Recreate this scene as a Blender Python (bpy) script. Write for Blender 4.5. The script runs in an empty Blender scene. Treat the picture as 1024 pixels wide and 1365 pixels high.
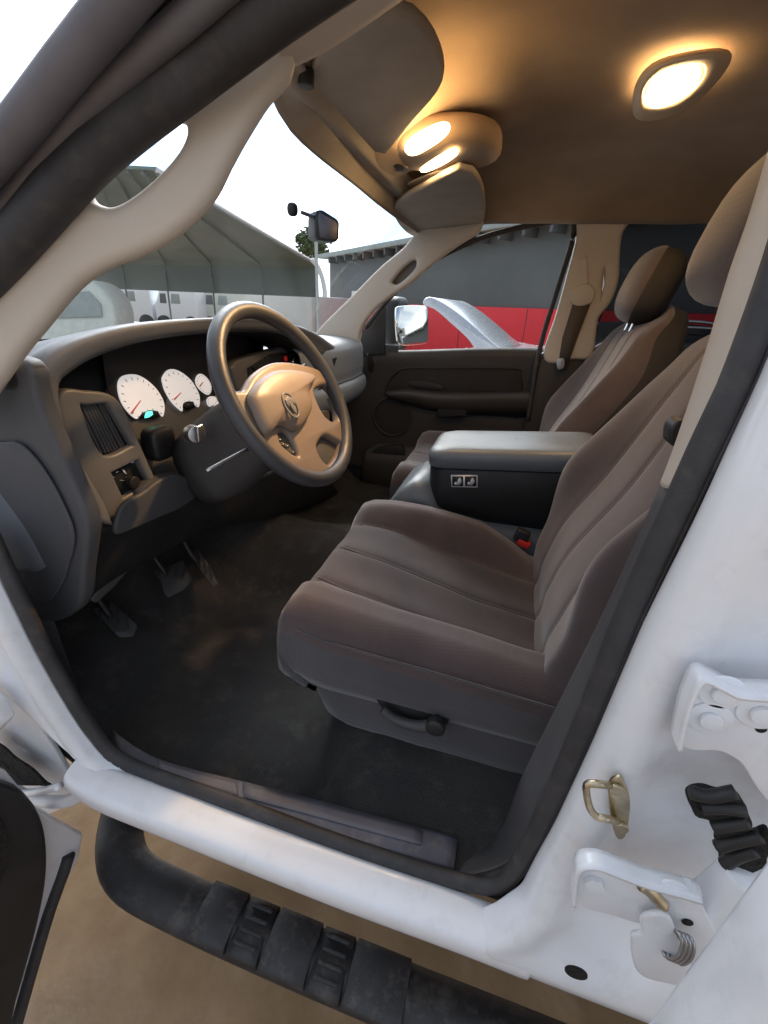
import bpy, bmesh, math, random
from mathutils import Vector, Matrix, noise
random.seed(4)
S = bpy.context.scene
COL = S.collection
# ------------------------------------------------------------------ camera
F = 582.2; CX, CY = 512.0, 682.5
CAM = Vector((-.09027, -.36765, 1.37349))
_r = Vector((.42914, .26609, .10314)); _th = _r.length
RW = Matrix.Rotation(_th, 3, _r.normalized()) @ Matrix(((1, 0, 0), (0, 0, -1), (0, 1, 0)))   # world -> camera (x right, y down, z forward)
cd = bpy.data.cameras.new('camera'); cam = bpy.data.objects.new('camera', cd); COL.objects.link(cam)
cd.sensor_fit = 'HORIZONTAL'; cd.sensor_width = 36; cd.lens = F / 1024 * 36
cd.clip_start = .02; cd.clip_end = 600
M3 = (Matrix(((1, 0, 0), (0, -1, 0), (0, 0, -1))) @ RW).transposed()
cam.matrix_world = Matrix.Translation(CAM) @ M3.to_4x4()
S.camera = cam
# ------------------------------------------------------------------ world, sun, exposure
w = bpy.data.worlds.new('World'); S.world = w; w.use_nodes = True
nt = w.node_tree; nt.nodes.clear()
sky = nt.nodes.new('ShaderNodeTexSky'); sky.sky_type = 'NISHITA'; sky.sun_disc = False
SUN_EL, SUN_AZ = math.radians(42), math.radians(-25)
sky.sun_elevation = SUN_EL; sky.sun_rotation = SUN_AZ; sky.dust_density = 4; sky.air_density = 1.0
hs = nt.nodes.new('ShaderNodeHueSaturation'); hs.inputs['Saturation'].default_value = .12
bg = nt.nodes.new('ShaderNodeBackground'); bg.inputs[1].default_value = .15
ow = nt.nodes.new('ShaderNodeOutputWorld')
nt.links.new(sky.outputs[0], hs.inputs['Color']); tcw = nt.nodes.new('ShaderNodeTexCoord'); cn = nt.nodes.new('ShaderNodeTexNoise'); cn.inputs['Scale'].default_value = 2.2; cn.inputs['Detail'].default_value = 5
crw = nt.nodes.new('ShaderNodeValToRGB'); crw.color_ramp.elements[0].position = .42; crw.color_ramp.elements[1].position = .60
crw.color_ramp.elements[0].color = (.20, .30, .46, 1); crw.color_ramp.elements[1].color = (1, 1, 1, 1)
mxw = nt.nodes.new('ShaderNodeMix'); mxw.data_type = 'RGBA'; mxw.blend_type = 'MULTIPLY'; mxw.inputs[0].default_value = 1
nt.links.new(tcw.outputs['Generated'], cn.inputs['Vector']); nt.links.new(cn.outputs['Fac'], crw.inputs[0])
nt.links.new(hs.outputs[0], mxw.inputs[6]); nt.links.new(crw.outputs[0], mxw.inputs[7]); nt.links.new(mxw.outputs[2], bg.inputs[0]); nt.links.new(bg.outputs[0], ow.inputs[0])
sl = bpy.data.lights.new('sun', 'SUN'); sl.energy = .6; sl.angle = math.radians(25); sl.color = (1, .97, .93)
so = bpy.data.objects.new('sun', sl); COL.objects.link(so)
sd = Vector((math.sin(SUN_AZ) * math.cos(SUN_EL), math.cos(SUN_AZ) * math.cos(SUN_EL), math.sin(SUN_EL)))
so.rotation_euler = sd.to_track_quat('Z', 'Y').to_euler()
S.view_settings.view_transform = 'Standard'; S.view_settings.look = 'None'
S.view_settings.exposure = 1.55; S.view_settings.gamma = 1
S.render.resolution_x = 768; S.render.resolution_y = 1024

# ------------------------------------------------------------------ helpers
def ray(u, v): return RW.transposed() @ Vector((u - CX, v - CY, F))
def P(u, v, x=None, y=None, z=None, d=None):
    r = ray(u, v)
    if d is not None: return CAM + r * (d / F)
    i, val = (0, x) if x is not None else (1, y) if y is not None else (2, z)
    return CAM + r * ((val - CAM[i]) / r[i])
def PP(u, v, o, n):
    r = ray(u, v); return CAM + r * ((Vector(o) - CAM).dot(n) / r.dot(n))
def PS(pts, **k): return [P(a, b, **k) for a, b in pts]

MATS = {}
def mat(name, col, rough=.5, metal=0, var=.12, vscale=8, bump=0, bscale=300, spec=.5, coat=0, sheen=0, kind='noise', col2=None, bdist=.002, emis=None, estr=0, grime=0, gcol=(.30, .26, .21), gscale=35):
    m = bpy.data.materials.new(name); MATS[name] = m; m.use_nodes = True
    n = m.node_tree.nodes; L = m.node_tree.links; b = n['Principled BSDF']
    tc = n.new('ShaderNodeTexCoord')
    nz = n.new('ShaderNodeTexNoise'); nz.inputs['Scale'].default_value = vscale; nz.inputs['Detail'].default_value = 6; nz.inputs['Roughness'].default_value = .6
    L.new(tc.outputs['Object'], nz.inputs['Vector'])
    cr = n.new('ShaderNodeValToRGB'); cr.color_ramp.elements[0].position = .3; cr.color_ramp.elements[1].position = .7
    c = Vector(col); c2 = Vector(col2) if col2 else c * (1 + var)
    c1 = c * (1 - var) if not col2 else c
    cr.color_ramp.elements[0].color = (*c1, 1); cr.color_ramp.elements[1].color = (*[min(x, 1) for x in c2], 1)
    L.new(nz.outputs['Fac'], cr.inputs[0]); 
    if grime:
        gn = n.new('ShaderNodeTexNoise'); gn.inputs['Scale'].default_value = gscale; gn.inputs['Detail'].default_value = 9; gn.inputs['Roughness'].default_value = .7; L.new(tc.outputs['Object'], gn.inputs['Vector'])
        gr = n.new('ShaderNodeMapRange'); gr.inputs['From Min'].default_value = .52; gr.inputs['From Max'].default_value = .78; gr.inputs['To Max'].default_value = grime; L.new(gn.outputs['Fac'], gr.inputs['Value'])
        gm = n.new('ShaderNodeMix'); gm.data_type = 'RGBA'; gm.inputs[7].default_value = (*gcol, 1); L.new(gr.outputs[0], gm.inputs[0]); L.new(cr.outputs[0], gm.inputs[6]); L.new(gm.outputs[2], b.inputs['Base Color'])
    else: L.new(cr.outputs[0], b.inputs['Base Color'])
    mr = n.new('ShaderNodeMapRange'); mr.inputs['To Min'].default_value = max(0, rough - .08); mr.inputs['To Max'].default_value = min(1, rough + .08)
    n2 = n.new('ShaderNodeTexNoise'); n2.inputs['Scale'].default_value = vscale * 2.7; L.new(tc.outputs['Object'], n2.inputs['Vector'])
    L.new(n2.outputs['Fac'], mr.inputs['Value']); L.new(mr.outputs[0], b.inputs['Roughness'])
    b.inputs['Metallic'].default_value = metal; b.inputs['Specular IOR Level'].default_value = spec
    b.inputs['Coat Weight'].default_value = coat; b.inputs['Coat Roughness'].default_value = .08
    b.inputs['Sheen Weight'].default_value = sheen; b.inputs['Sheen Roughness'].default_value = .5
    if emis: b.inputs['Emission Color'].default_value = (*emis, 1); b.inputs['Emission Strength'].default_value = estr
    if bump:
        bp = n.new('ShaderNodeBump'); bp.inputs['Strength'].default_value = bump; bp.inputs['Distance'].default_value = bdist
        if kind == 'weave':
            t = n.new('ShaderNodeTexVoronoi'); t.inputs['Scale'].default_value = bscale; t.inputs['Randomness'].default_value = .1; L.new(tc.outputs['Object'], t.inputs['Vector']); o = t.outputs['Distance']
        else:
            t = n.new('ShaderNodeTexNoise'); t.inputs['Scale'].default_value = bscale; t.inputs['Detail'].default_value = 4; L.new(tc.outputs['Object'], t.inputs['Vector']); o = t.outputs['Fac']
        L.new(o, bp.inputs['Height']); L.new(bp.outputs[0], b.inputs['Normal'])
    return m
mat('white_paint', (.83, .85, .885), .3, var=.0, coat=.4, vscale=1, grime=.22, gscale=22)
mat('seal_rubber', (.035, .034, .037), .62, grime=.25, gcol=(.2, .17, .14), var=.25, vscale=20, bump=.15, bscale=500)
mat('seal_grey', (.12, .115, .13), .55, var=.15, vscale=15, bump=.1, bscale=400)
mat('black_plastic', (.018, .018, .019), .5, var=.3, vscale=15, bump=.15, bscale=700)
mat('dark_grey_plastic', (.065, .064, .067), .55, var=.12, vscale=10, bump=.2, bscale=900)
mat('dash_grey', (.135, .142, .158), .5, grime=.12, gscale=80, var=.08, vscale=6, bump=.2, bscale=800)
mat('side_grey', (.068, .070, .077), .55, var=.1, vscale=6, bump=.2, bscale=800)
mat('pass_dash_lit', (.27, .30, .32), .42, var=.06, vscale=6, bump=.15, bscale=800)  # passenger side of the dash, grey lightened to paint in the window light
mat('tan_bezel', (.155, .148, .140), .42, var=.08, vscale=12, bump=.1, bscale=900)
mat('tan_trim', (.58, .515, .44), .55, var=.04, vscale=5, bump=.12, bscale=900)
mat('headliner', (.30, .205, .13), .95, var=.12, vscale=9, bump=.4, bscale=700, sheen=.2)
mat('visor_cloth', (.34, .295, .25), .9, var=.15, vscale=7, bump=.3, bscale=600)
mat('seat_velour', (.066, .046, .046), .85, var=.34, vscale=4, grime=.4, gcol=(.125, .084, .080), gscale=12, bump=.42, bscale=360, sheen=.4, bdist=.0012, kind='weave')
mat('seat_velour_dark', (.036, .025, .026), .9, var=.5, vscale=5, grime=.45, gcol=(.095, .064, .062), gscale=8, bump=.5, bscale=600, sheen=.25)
mat('seat_side', (.062, .058, .063), .85, var=.15, vscale=9, bump=.5, bscale=330, sheen=.3, bdist=.0015, kind='weave')
mat('carpet', (.026, .025, .025), .97, grime=.55, gcol=(.13, .12, .11), gscale=16, var=.5, vscale=6, bump=.8, bscale=330, col2=(.052, .049, .047), bdist=.006)
mat('sill_plastic', (.095, .098, .125), .5, grime=.6, gscale=30, var=.22, vscale=18, bump=.3, bscale=500)
mat('console_vinyl', (.15, .17, .19), .34, var=.08, vscale=8, bump=.3, bscale=500)
mat('door_trim', (.040, .034, .031), .55, var=.12, vscale=7, bump=.25, bscale=700)
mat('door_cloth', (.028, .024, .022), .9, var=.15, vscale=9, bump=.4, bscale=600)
mat('wheel_leather', (.048, .050, .057), .42, var=.1, vscale=20, bump=.15, bscale=500)
mat('hub_plastic', (.21, .165, .135), .42, var=.06, vscale=12, bump=.12, bscale=900)
mat('chrome', (.75, .75, .75), .15, metal=1, var=.05)
mat('mirror_silver', (.85, .87, .86), .03, metal=1, var=.01)
mat('brass_steel', (.55, .47, .33), .32, metal=1, var=.2, vscale=60)
mat('steel', (.45, .45, .46), .35, metal=1, var=.2, vscale=40)
mat('gauge_face', (.75, .73, .73), .5, var=.03, emis=(1, .95, .93), estr=.16)
mat('ink_red', (.75, .12, .08), .5); mat('ink_dark', (.02, .02, .02), .5)
mat('lcd_green', (.05, .3, .25), .4, emis=(.1, .9, .6), estr=.8)
mat('red_button', (.85, .035, .03), .4)
mat('lamp_lens', (1, .8, .5), .4, emis=(1, .66, .30), estr=8)
mat('lamp_bezel', (.7, .58, .42), .45, var=.04)
mat('belt_web', (.10, .08, .065), .8, bump=.4, bscale=900)
mat('sticker_white', (.75, .75, .75), .5, var=.05)
mat('running_rubber', (.022, .022, .024), .5, grime=.35, gscale=18, var=.3, vscale=25, bump=.25, bscale=300)
mat('step_pad', (.036, .037, .040), .6, grime=.4, gscale=40, var=.2, vscale=30, bump=.3, bscale=300)
mat('ground', (.24, .155, .085), .18, grime=.6, gcol=(.45, .34, .24), gscale=9, var=.3, vscale=5, bump=.25, bscale=35, col2=(.42, .29, .17), bdist=.006)
mat('dirt_hole_dark', (.012, .011, .01), .95, var=.5, vscale=60, bump=1, bscale=120, bdist=.01)  # dirt on gaiter and plug; on holes and recess it is painted-in shade
mat('wall_grey', (.125, .14, .145), .8, var=.12, vscale=.6, bump=.2, bscale=4)
mat('wall_red', (.75, .03, .045), .7, var=.1, vscale=.7, bump=.2, bscale=4)
mat('wall_pale', (.62, .66, .60), .8, var=.08)
mat('eave_pale', (.30, .35, .34), .7, var=.1)
mat('roof_sheet', (.145, .195, .185), .6, var=.10, vscale=.5)
mat('post_metal', (.5, .54, .52), .5, var=.1)
mat('silver_paint', (.62, .64, .68), .25, metal=.5, var=.03, coat=.6)
mat('dark_paint', (.012, .012, .016), .15, var=.1, coat=1)
mat('leaf', (.035, .07, .02), .6, var=.4, vscale=3, col2=(.10, .16, .05))
mat('bark', (.07, .05, .035), .9, var=.3, vscale=5)
mat('tyre', (.015, .015, .015), .8)
mat('tarp_white', (.75, .76, .75), .7, var=.04)
mat('blue_paint', (.03, .08, .22), .5)
def glassmat(name, tint, refl):
    m = bpy.data.materials.new(name); MATS[name] = m; m.use_nodes = True; n = m.node_tree.nodes; L = m.node_tree.links; n.clear()
    t = n.new('ShaderNodeBsdfTransparent'); t.inputs[0].default_value = (*tint, 1)
    g = n.new('ShaderNodeBsdfGlossy'); g.inputs['Roughness'].default_value = .01
    lw = n.new('ShaderNodeLayerWeight'); lw.inputs[0].default_value = .25
    mm = n.new('ShaderNodeMath'); mm.operation = 'MULTIPLY'; mm.inputs[1].default_value = refl
    mx = n.new('ShaderNodeMixShader'); o = n.new('ShaderNodeOutputMaterial')
    L.new(lw.outputs['Fresnel'], mm.inputs[0]); L.new(mm.outputs[0], mx.inputs[0]); L.new(t.outputs[0], mx.inputs[1]); L.new(g.outputs[0], mx.inputs[2]); L.new(mx.outputs[0], o.inputs[0])
glassmat('glass_clear', (.93, .96, .95), .06)
glassmat('glass_tint', (.13, .13, .135), .2)

WL = {}
def link(o, parent=None):
    COL.objects.link(o)
    if parent is not None:
        o.parent = parent; o.location = o.location - WL[parent]
        WL[o] = Vector((0, 0, 0)) if o.type == 'MESH' else o.location + WL[parent]
    else: WL[o] = o.location.copy()
    return o
def empty(name, loc, parent=None):
    o = bpy.data.objects.new(name, None); o.empty_display_size = .05; o.location = loc
    if parent is not None:
        COL.objects.link(o); o.parent = parent; o.location = Vector(loc) - WL[parent]; WL[o] = Vector(loc); return o
    COL.objects.link(o); WL[o] = Vector(loc); return o
def tag(o, label=None, cat=None, group=None, kind=None):
    if label: o['label'] = label
    if cat: o['category'] = cat
    if group: o['group'] = group
    if kind: o['kind'] = kind
    return o
def mesh(name, V, Fc, m, parent=None, smooth=True, mats=None):
    me = bpy.data.meshes.new(name); me.from_pydata([tuple(v) for v in V], [], Fc); me.update()
    bm = bmesh.new(); bm.from_mesh(me); bmesh.ops.remove_doubles(bm, verts=bm.verts, dist=1e-5); bmesh.ops.recalc_face_normals(bm, faces=bm.faces); bm.to_mesh(me); bm.free()
    for p in me.polygons: p.use_smooth = smooth
    me.materials.append(MATS[m])
    o = bpy.data.objects.new(name, me)
    return link(o, parent)
def mod(o, t, **k):
    x = o.modifiers.new(t.lower(), t)
    for a, b in k.items(): setattr(x, a, b)
    return o
def cr(pts, n, closed=False):
    """catmull-rom through pts, n samples evenly by arclength"""
    pts = [Vector(p) for p in pts]
    if len(pts) == 2 and not closed: return [pts[0].lerp(pts[1], i / (n - 1)) for i in range(n)]
    m = len(pts); out = []
    segs = m if closed else m - 1
    for i in range(segs):
        g = lambda j: pts[j % m] if closed else pts[max(0, min(m - 1, j))]
        a, b, c, d = g(i - 1), g(i), g(i + 1), g(i + 2)
        if not closed:
            if i == 0: a = b * 2 - c
            if i == segs - 1: d = c * 2 - b
        for k in range(16):
            t = k / 16
            out.append(.5 * ((2 * b) + (c - a) * t + (2 * a - 5 * b + 4 * c - d) * t * t + (3 * b - a - 3 * c + d) * t ** 3))
    out.append(pts[0].copy() if closed else pts[-1].copy())
    L = [0]
    for i in range(1, len(out)): L.append(L[-1] + (out[i] - out[i - 1]).length)
    res = []; j = 0
    cnt = n if closed else n - 1
    for i in range(n):
        s = L[-1] * i / cnt
        while j < len(L) - 2 and L[j + 1] < s: j += 1
        f = (s - L[j]) / max(L[j + 1] - L[j], 1e-9); res.append(out[j].lerp(out[j + 1], min(1, f)))
    return res
def lerpn(tab, x):
    if x <= tab[0][0]: return tab[0][1]
    for (a, b), (c, d) in zip(tab, tab[1:]):
        if x <= c:
            t = (x - a) / (c - a); return b + (d - b) * t
    return tab[-1][1]
def sm(a, b, x):
    t = max(0, min(1, (x - a) / (b - a))); return t * t * (3 - 2 * t)
def gridmesh(name, rows, m, parent, thick=0, off=-1, smooth=True, cu=False, cv=False, bev=0):
    nr, nc = len(rows), len(rows[0]); V = [p for r in rows for p in r]; Fc = []
    for i in range(nr if cu else nr - 1):
        for j in range(nc if cv else nc - 1):
            a = i * nc + j; b = i * nc + (j + 1) % nc; c = ((i + 1) % nr) * nc + (j + 1) % nc; d = ((i + 1) % nr) * nc + j
            Fc.append((a, b, c, d))
    o = mesh(name, V, Fc, m, parent, smooth)
    if thick: mod(o, 'SOLIDIFY', thickness=thick, offset=off)
    return o
def surf(name, curves, m, parent, n=40, k=None, thick=.004, closed=False, off=0):
    """smooth surface through several curves (each a list of points)"""
    C = [cr(c, n, closed) for c in curves]
    k = k or (len(curves) * 5)
    cols = [cr([c[i] for c in C], k) for i in range(n)]
    return gridmesh(name, cols, m, parent, thick, off, cu=closed)
def tube(name, pts, r, m, parent=None, seg=10, n=None, flat=1, up=(0, 0, 1), closed=False):
    n = n or max(8, len(pts) * 6); p = cr(pts, n, closed); V = []; Fc = []
    pv = None
    for i in range(n):
        a = p[(i - 1) % n] if (closed or i > 0) else p[0]; b = p[(i + 1) % n] if (closed or i < n - 1) else p[-1]
        t = (b - a).normalized(); U = Vector(up)
        s = t.cross(U)
        if s.length < .05: s = pv if pv is not None else t.cross(Vector((1, 0, 0)))
        s.normalize(); pv = s; q = s.cross(t).normalized()
        rr = r if not callable(r) else r(i / (n - 1))
        for k in range(seg):
            A = 2 * math.pi * k / seg; V.append(p[i] + s * (math.cos(A) * rr) + q * (math.sin(A) * rr * flat))
    for i in range(n if closed else n - 1):
        for k in range(seg):
            j = (i + 1) % n; Fc.append((i * seg + k, i * seg + (k + 1) % seg, j * seg + (k + 1) % seg, j * seg + k))
    if not closed: Fc.append(tuple(range(seg))[::-1]); Fc.append(tuple((n - 1) * seg + k for k in range(seg)))
    if name is None: return V, Fc
    return mesh(name, V, Fc, m, parent)
def merge(name, parts, m, parent=None, smooth=True):
    V = []; Fc = []
    for v, f in parts:
        o = len(V); V += list(v); Fc += [tuple(i + o for i in g) for g in f]
    return mesh(name, V, Fc, m, parent, smooth)
def boxvf(c, s, rot=None):
    c = Vector(c); V = []
    for x in (-.5, .5):
        for y in (-.5, .5):
            for z in (-.5, .5):
                p = Vector((x * s[0], y * s[1], z * s[2]))
                if rot: p = rot @ p
                V.append(c + p)
    return V, [(0, 1, 3, 2), (4, 6, 7, 5), (0, 4, 5, 1), (2, 3, 7, 6), (0, 2, 6, 4), (1, 5, 7, 3)]
def rbox(name, c, s, m, parent=None, bev=.01, rot=None, seg=4):
    V, Fc = boxvf(c, s, rot); o = mesh(name, V, Fc, m, parent)
    mod(o, 'BEVEL', width=bev, segments=seg, limit_method='NONE'); return o
def prism(name, poly, vec, m, parent=None, bev=.004, smooth=True, seg=3):
    n = len(poly); v = Vector(vec); V = [Vector(p) for p in poly] + [Vector(p) + v for p in poly]
    Fc = [tuple(range(n))[::-1], tuple(range(n, 2 * n))] + [(i, (i + 1) % n, n + (i + 1) % n, n + i) for i in range(n)]
    o = mesh(name, V, Fc, m, parent, smooth)
    if bev: mod(o, 'BEVEL', width=bev, segments=seg, limit_method='ANGLE', angle_limit=.6)
    return o
def plate(name, o0, ux, uy, outer, holes, depth, bevel, m, parent=None, res=4):
    """filled outline with holes in the plane (o0; ux, uy), rounded edges. outlines are world points"""
    o0 = Vector(o0); ux = Vector(ux).normalized(); uy = Vector(uy).normalized(); uz = ux.cross(uy).normalized()
    cu = bpy.data.curves.new(name, 'CURVE'); cu.dimensions = '2D'; cu.fill_mode = 'BOTH'; cu.extrude = max(0, depth / 2 - bevel); cu.bevel_depth = bevel; cu.bevel_resolution = res
    for poly in [outer] + holes:
        sp = cu.splines.new('POLY'); sp.points.add(len(poly) - 1); sp.use_cyclic_u = True
        for i, p in enumerate(poly):
            d = Vector(p) - o0; sp.points[i].co = (d.dot(ux), d.dot(uy), 0, 1)
    t = bpy.data.objects.new('tmp', cu); COL.objects.link(t)
    dg = bpy.context.evaluated_depsgraph_get(); me = bpy.data.meshes.new_from_object(t.evaluated_get(dg))
    bpy.data.objects.remove(t)
    Mx = Matrix((ux, uy, uz)).transposed()
    V = [o0 + Mx @ v.co for v in me.vertices]; Fc = [tuple(p.vertices) for p in me.polygons]
    ob = mesh(name, V, Fc, m, parent)
    for p in ob.data.polygons: p.use_smooth = True
    mod(ob, 'EDGE_SPLIT', split_angle=.9)
    return ob
def disc(c, n, r, k=32, ry=None, up=(0, 0, 1)):
    n = Vector(n).normalized(); u = Vector(up).cross(n)
    if u.length < .01: u = Vector((1, 0, 0))
    u.normalize(); w_ = n.cross(u); ry = ry or r
    return [Vector(c) + u * (r * math.cos(2 * math.pi * i / k)) + w_ * (ry * math.sin(2 * math.pi * i / k)) for i in range(k)]
def cyl(name, c, n, r, h, m, parent=None, bev=.002, k=24, ry=None):
    n = Vector(n).normalized(); return prism(name, disc(c, n, r, k, ry), n * h, m, parent, min(bev, .0008) if k == 6 else bev, smooth=k != 6)
def blob(name, c, s, m, parent=None, rot=None, e=2.6, nu=28, nv=16):
    """superellipsoid"""
    V = []; Fc = []
    sp = lambda x: math.copysign(abs(x) ** (2 / e), x)
    for j in range(nv + 1):
        ph = -math.pi / 2 + math.pi * j / nv
        for i in range(nu):
            th = 2 * math.pi * i / nu
            p = Vector((s[0] * sp(math.cos(ph)) * sp(math.cos(th)), s[1] * sp(math.cos(ph)) * sp(math.sin(th)), s[2] * sp(math.sin(ph))))
            if rot: p = rot @ p
            V.append(Vector(c) + p)
    for j in range(nv):
        for i in range(nu): Fc.append((j * nu + i, j * nu + (i + 1) % nu, (j + 1) * nu + (i + 1) % nu, (j + 1) * nu + i))
    return mesh(name, V, Fc, m, parent)

# ================================================================== SETTING: ground
g = mesh('ground', [(-150, -150, 0), (150, -150, 0), (150, 150, 0), (-150, 150, 0)], [(0, 1, 2, 3)], 'ground'); tag(g, kind='structure', label='wet tan brown concrete ground')

# ================================================================== TRUCK
T = empty('pickup_truck', (0, .86, 0)); tag(T, 'white pickup truck with its driver door open, seen into the grey and brown cloth cabin', 'pickup truck')
NY = 1.72   # mirror plane: y -> NY - y

# ---- body shell (white)
# opening edge, driver side, from the belt in front down, round the sill and up the rear pillar
OP = [(-.80, .01, 1.06), (-.772, .0, .956), (-.752, 0, .813), (-.71, 0, .665), (-.643, 0, .605), (-.432, 0, .598), (-.233, 0, .592), (-.06, 0, .600), (.0, 0, .622), (.028, 0, .68), (.043, 0, .818), (.052, 0, .97), (.058, 0, 1.128), (.070, .004, 1.267), (.082, .018, 1.36), (.09, .05, 1.46), (.085, .10, 1.56)]
def ox(z):   # rear opening edge
    return lerpn([(.60, -.02), (.622, .0), (.68, .028), (.818, .043), (.97, .052), (1.128, .058), (1.267, .070), (1.36, .082), (1.46, .09), (1.7, .08)], z)
def oy(z): return lerpn([(1.25, 0), (1.36, .018), (1.46, .05), (1.56, .10), (1.7, .17)], z)
def body_side(par, flip=False):
    f = (lambda p: Vector((p[0], NY - p[1], p[2]))) if flip else (lambda p: Vector(p))
    # rear pillar outer skin
    rows = []
    for iz in range(60):
        z = .505 + .27 * iz / 24 if iz < 25 else .775 + (1.72 - .775) * (iz - 24) / 35; row = []
        bul = 0; yb = lerpn([(.50, .01), (.52, -.012), (.54, -.036), (.565, -.046), (.585, -.049), (.60, -.046), (.63, -.036), (.66, -.022), (.70, -.009), (.76, 0)], z)
        x0 = ox(z)
        for dx, y in [(0, .004), (.003, -.012), (.010, -.022), (.02, -.026), (.032, -.024), (.045, -.014), (.058, -.006), (.075, -.003), (.10, -.002), (.125, -.004), (.14, -.012), (.152, -.020), (.17, -.023), (.21, -.024), (.25, -.02), (.27, .01), (.275, .08)]:
            yy = (y * sm(.57, .70, z) if dx > .002 else y) + yb * (1 if dx > .004 else .25)
            if dx > .24: yy = y if dx > .26 else yy
            row.append(f((x0 + dx * 1.15, yy + oy(z), z)))
        rows.append(row)
    a = [(r, 0) for r in rows]
    o = gridmesh('rear_pillar_panel', rows, 'white_paint', par, .003, 0); mod(o, 'SUBSURF', levels=1, render_levels=1)
    # sill / rocker
    sec = [(.004, .602), (-.003, .6065), (-.012, .607), (-.037, .603), (-.046, .597), (-.0495, .587), (-.0495, .570), (-.045, .55), (-.03, .53), (0, .515), (.05, .51)]
    rows = []
    for x, dz in [(-.72, .03), (-.69, .01), (-.66, 0), (-.55, 0), (-.43, -.004), (-.3, -.007), (-.2, -.008), (-.1, -.003), (0, .0), (.06, -.004)]:
        rows.append([f((x, y, z + dz)) for y, z in sec])
    o = gridmesh('sill_panel', rows, 'white_paint', par, .003, 0); mod(o, 'SUBSURF', levels=2, render_levels=2)
    # front (hinge) pillar flange following the opening
    fr = [Vector(p) for p in OP[:6]]
    def off(d, y): 
        out = []
        dd_ = d
        for i, p in enumerate(fr):
            d = min(dd_, .032 if i == 3 else .012) if i >= 3 else dd_
            t = (fr[min(i + 1, 5)] - fr[max(i - 1, 0)]).normalized(); nrm = Vector((-abs(t.z) if True else 0, 0, -abs(t.x)))
            q = p + nrm * d; q.y = y + p.y; q.z = max(q.z, .578 + d * .3); out.append(f(q))
        return out
    surf('front_pillar_panel', [off(0, .004), off(.006, -.014), off(.018, -.02), off(.030, -.012), off(.036, .002), off(.042, .004), off(.05, -.008), off(.062, -.016), off(.09, -.018), off(.13, -.012), off(.20, .0)], 'white_paint', par, n=50, k=60, thick=.003)
body_side(T)
# other side: simple skins below the windows
def skin(name, pts, m, thick=.004): return gridmesh(name, pts, m, T, thick, 0)
skin('passenger_body_side', [[Vector((x, NY + .06 - (0.02 if z > 1.1 else 0), z)) for z in (.45, .6, .9, 1.12, 1.19)] for x in (-1.05, -.5, 0, .5, 1.15)], 'white_paint')
# roof outer skin and rear wall
skin('roof_panel', [[Vector((x, y, 1.85 - .13 * abs((y - .86) / .80) ** 4 - (.06 if x < -.5 else 0))) for y in (.13, .16, .2, .35, .6, .86, 1.12, 1.37, 1.52, 1.6, 1.66)] for x in (-.56, -.45, -.1, .5, 1.2)], 'white_paint')
skin('rear_wall', [[Vector((1.2, y, z)) for y in (0, .86, NY)] for z in (.45, 1.2, 1.82)], 'door_trim')
skin('driver_rear_quarter', [[Vector((.36 + .83 * i / 3, .0 + (.16 if z > 1.7 else 0), z)) for i in range(4)] for z in (1.25, 1.72)], 'white_paint') if False else None
# hood and cowl ahead of the windscreen
skin('hood', [[Vector((x, y, 1.19 + .03 * math.cos((y - .86) * 1.6) - .055 * (-1.12 - x))) for y in (.0, .08, .25, .6, .86, 1.12, 1.47, 1.64, NY)] for x in (-1.14, -1.4, -1.9, -2.3)], 'white_paint')
cw = skin('cowl', [[Vector((x, y, z)) for y in (.05, .86, 1.67)] for x, z in ((-.98, 1.17), (-1.08, 1.185), (-1.15, 1.20))], 'black_plastic')
tube('wiper', [(-1.10, .20, 1.235), (-1.08, .5, 1.25), (-1.06, .85, 1.255)], .006, 'black_plastic', T)
skin('front_fender', [[Vector((x, -.045 + .03 * (z > 1.1), z)) for z in (.62, .8, 1.0, 1.12, 1.17)] for x in (-.93, -1.2, -1.7, -2.3)], 'white_paint')
# floor
o = skin('floor_carpet', [[Vector((x, y, .548 + .014 * sm(.06, .2, y) + sm(.10, .25, y) * (.02 * noise.noise(Vector((x * 6, y * 6, 0))) + .012 * noise.noise(Vector((x * 22, y * 22, 3)))) + (max(0, -.78 - x) * .75) + .13 * math.exp(-((y - .86) / .16) ** 2) * sm(-.35, -.5, x) + .05 * sm(-.35, -.22, x))) for y in [.012 + i * 1.66 / 70 for i in range(71)]] for x in [-1.12 + i * 2.3 / 90 for i in range(91)]], 'carpet')
skin('firewall', [[Vector((x, y, z)) for y in (.05, .86, 1.67)] for x, z in ((-1.08, .72), (-1.13, .9), (-1.13, 1.18))], 'carpet')
for yk in (.10, 1.668): skin('kick_panel', [[Vector((x, yk, z)) for z in (.55, .8, .82 if yk < 1 else 1.22)] for x in (-1.15, -1.0, -.85 if yk < 1 else -.6)], 'dark_grey_plastic')
# inner side of the footwell and sill carpet rise
# ---- trims around the opening
inner = PS([(-8, 700), (40, 830)], y=.06) + PS([(95, 925), (150, 990)], y=.075) + PS([(235, 1020), (400, 1060), (575, 1106)], y=.10) + PS([(655, 1120), (700, 1030)], y=.10) + PS([(740, 950)], y=.12) + PS([(800, 830), (850, 722), (884, 645)], y=.125)
mid = PS([(-20, 735), (20, 830), (70, 935), (130, 1005)], y=.022) + PS([(235, 1062), (400, 1115), (575, 1165)], y=.022) + PS([(680, 1150), (722, 1065)], y=.03) + PS([(770, 970), (840, 830), (895, 712), (922, 652)], y=.035)
outer = [Vector(p) + Vector((0, .004, .002)) for p in OP[1:14]]
sealo = surf('sill_trim', [inner, [a.lerp(b, .5) + Vector((0, 0, .004)) for a, b in zip(cr(inner, 13), cr(mid, 13))], mid], 'dark_grey_plastic', T, n=90, k=14, thick=.004)
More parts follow.
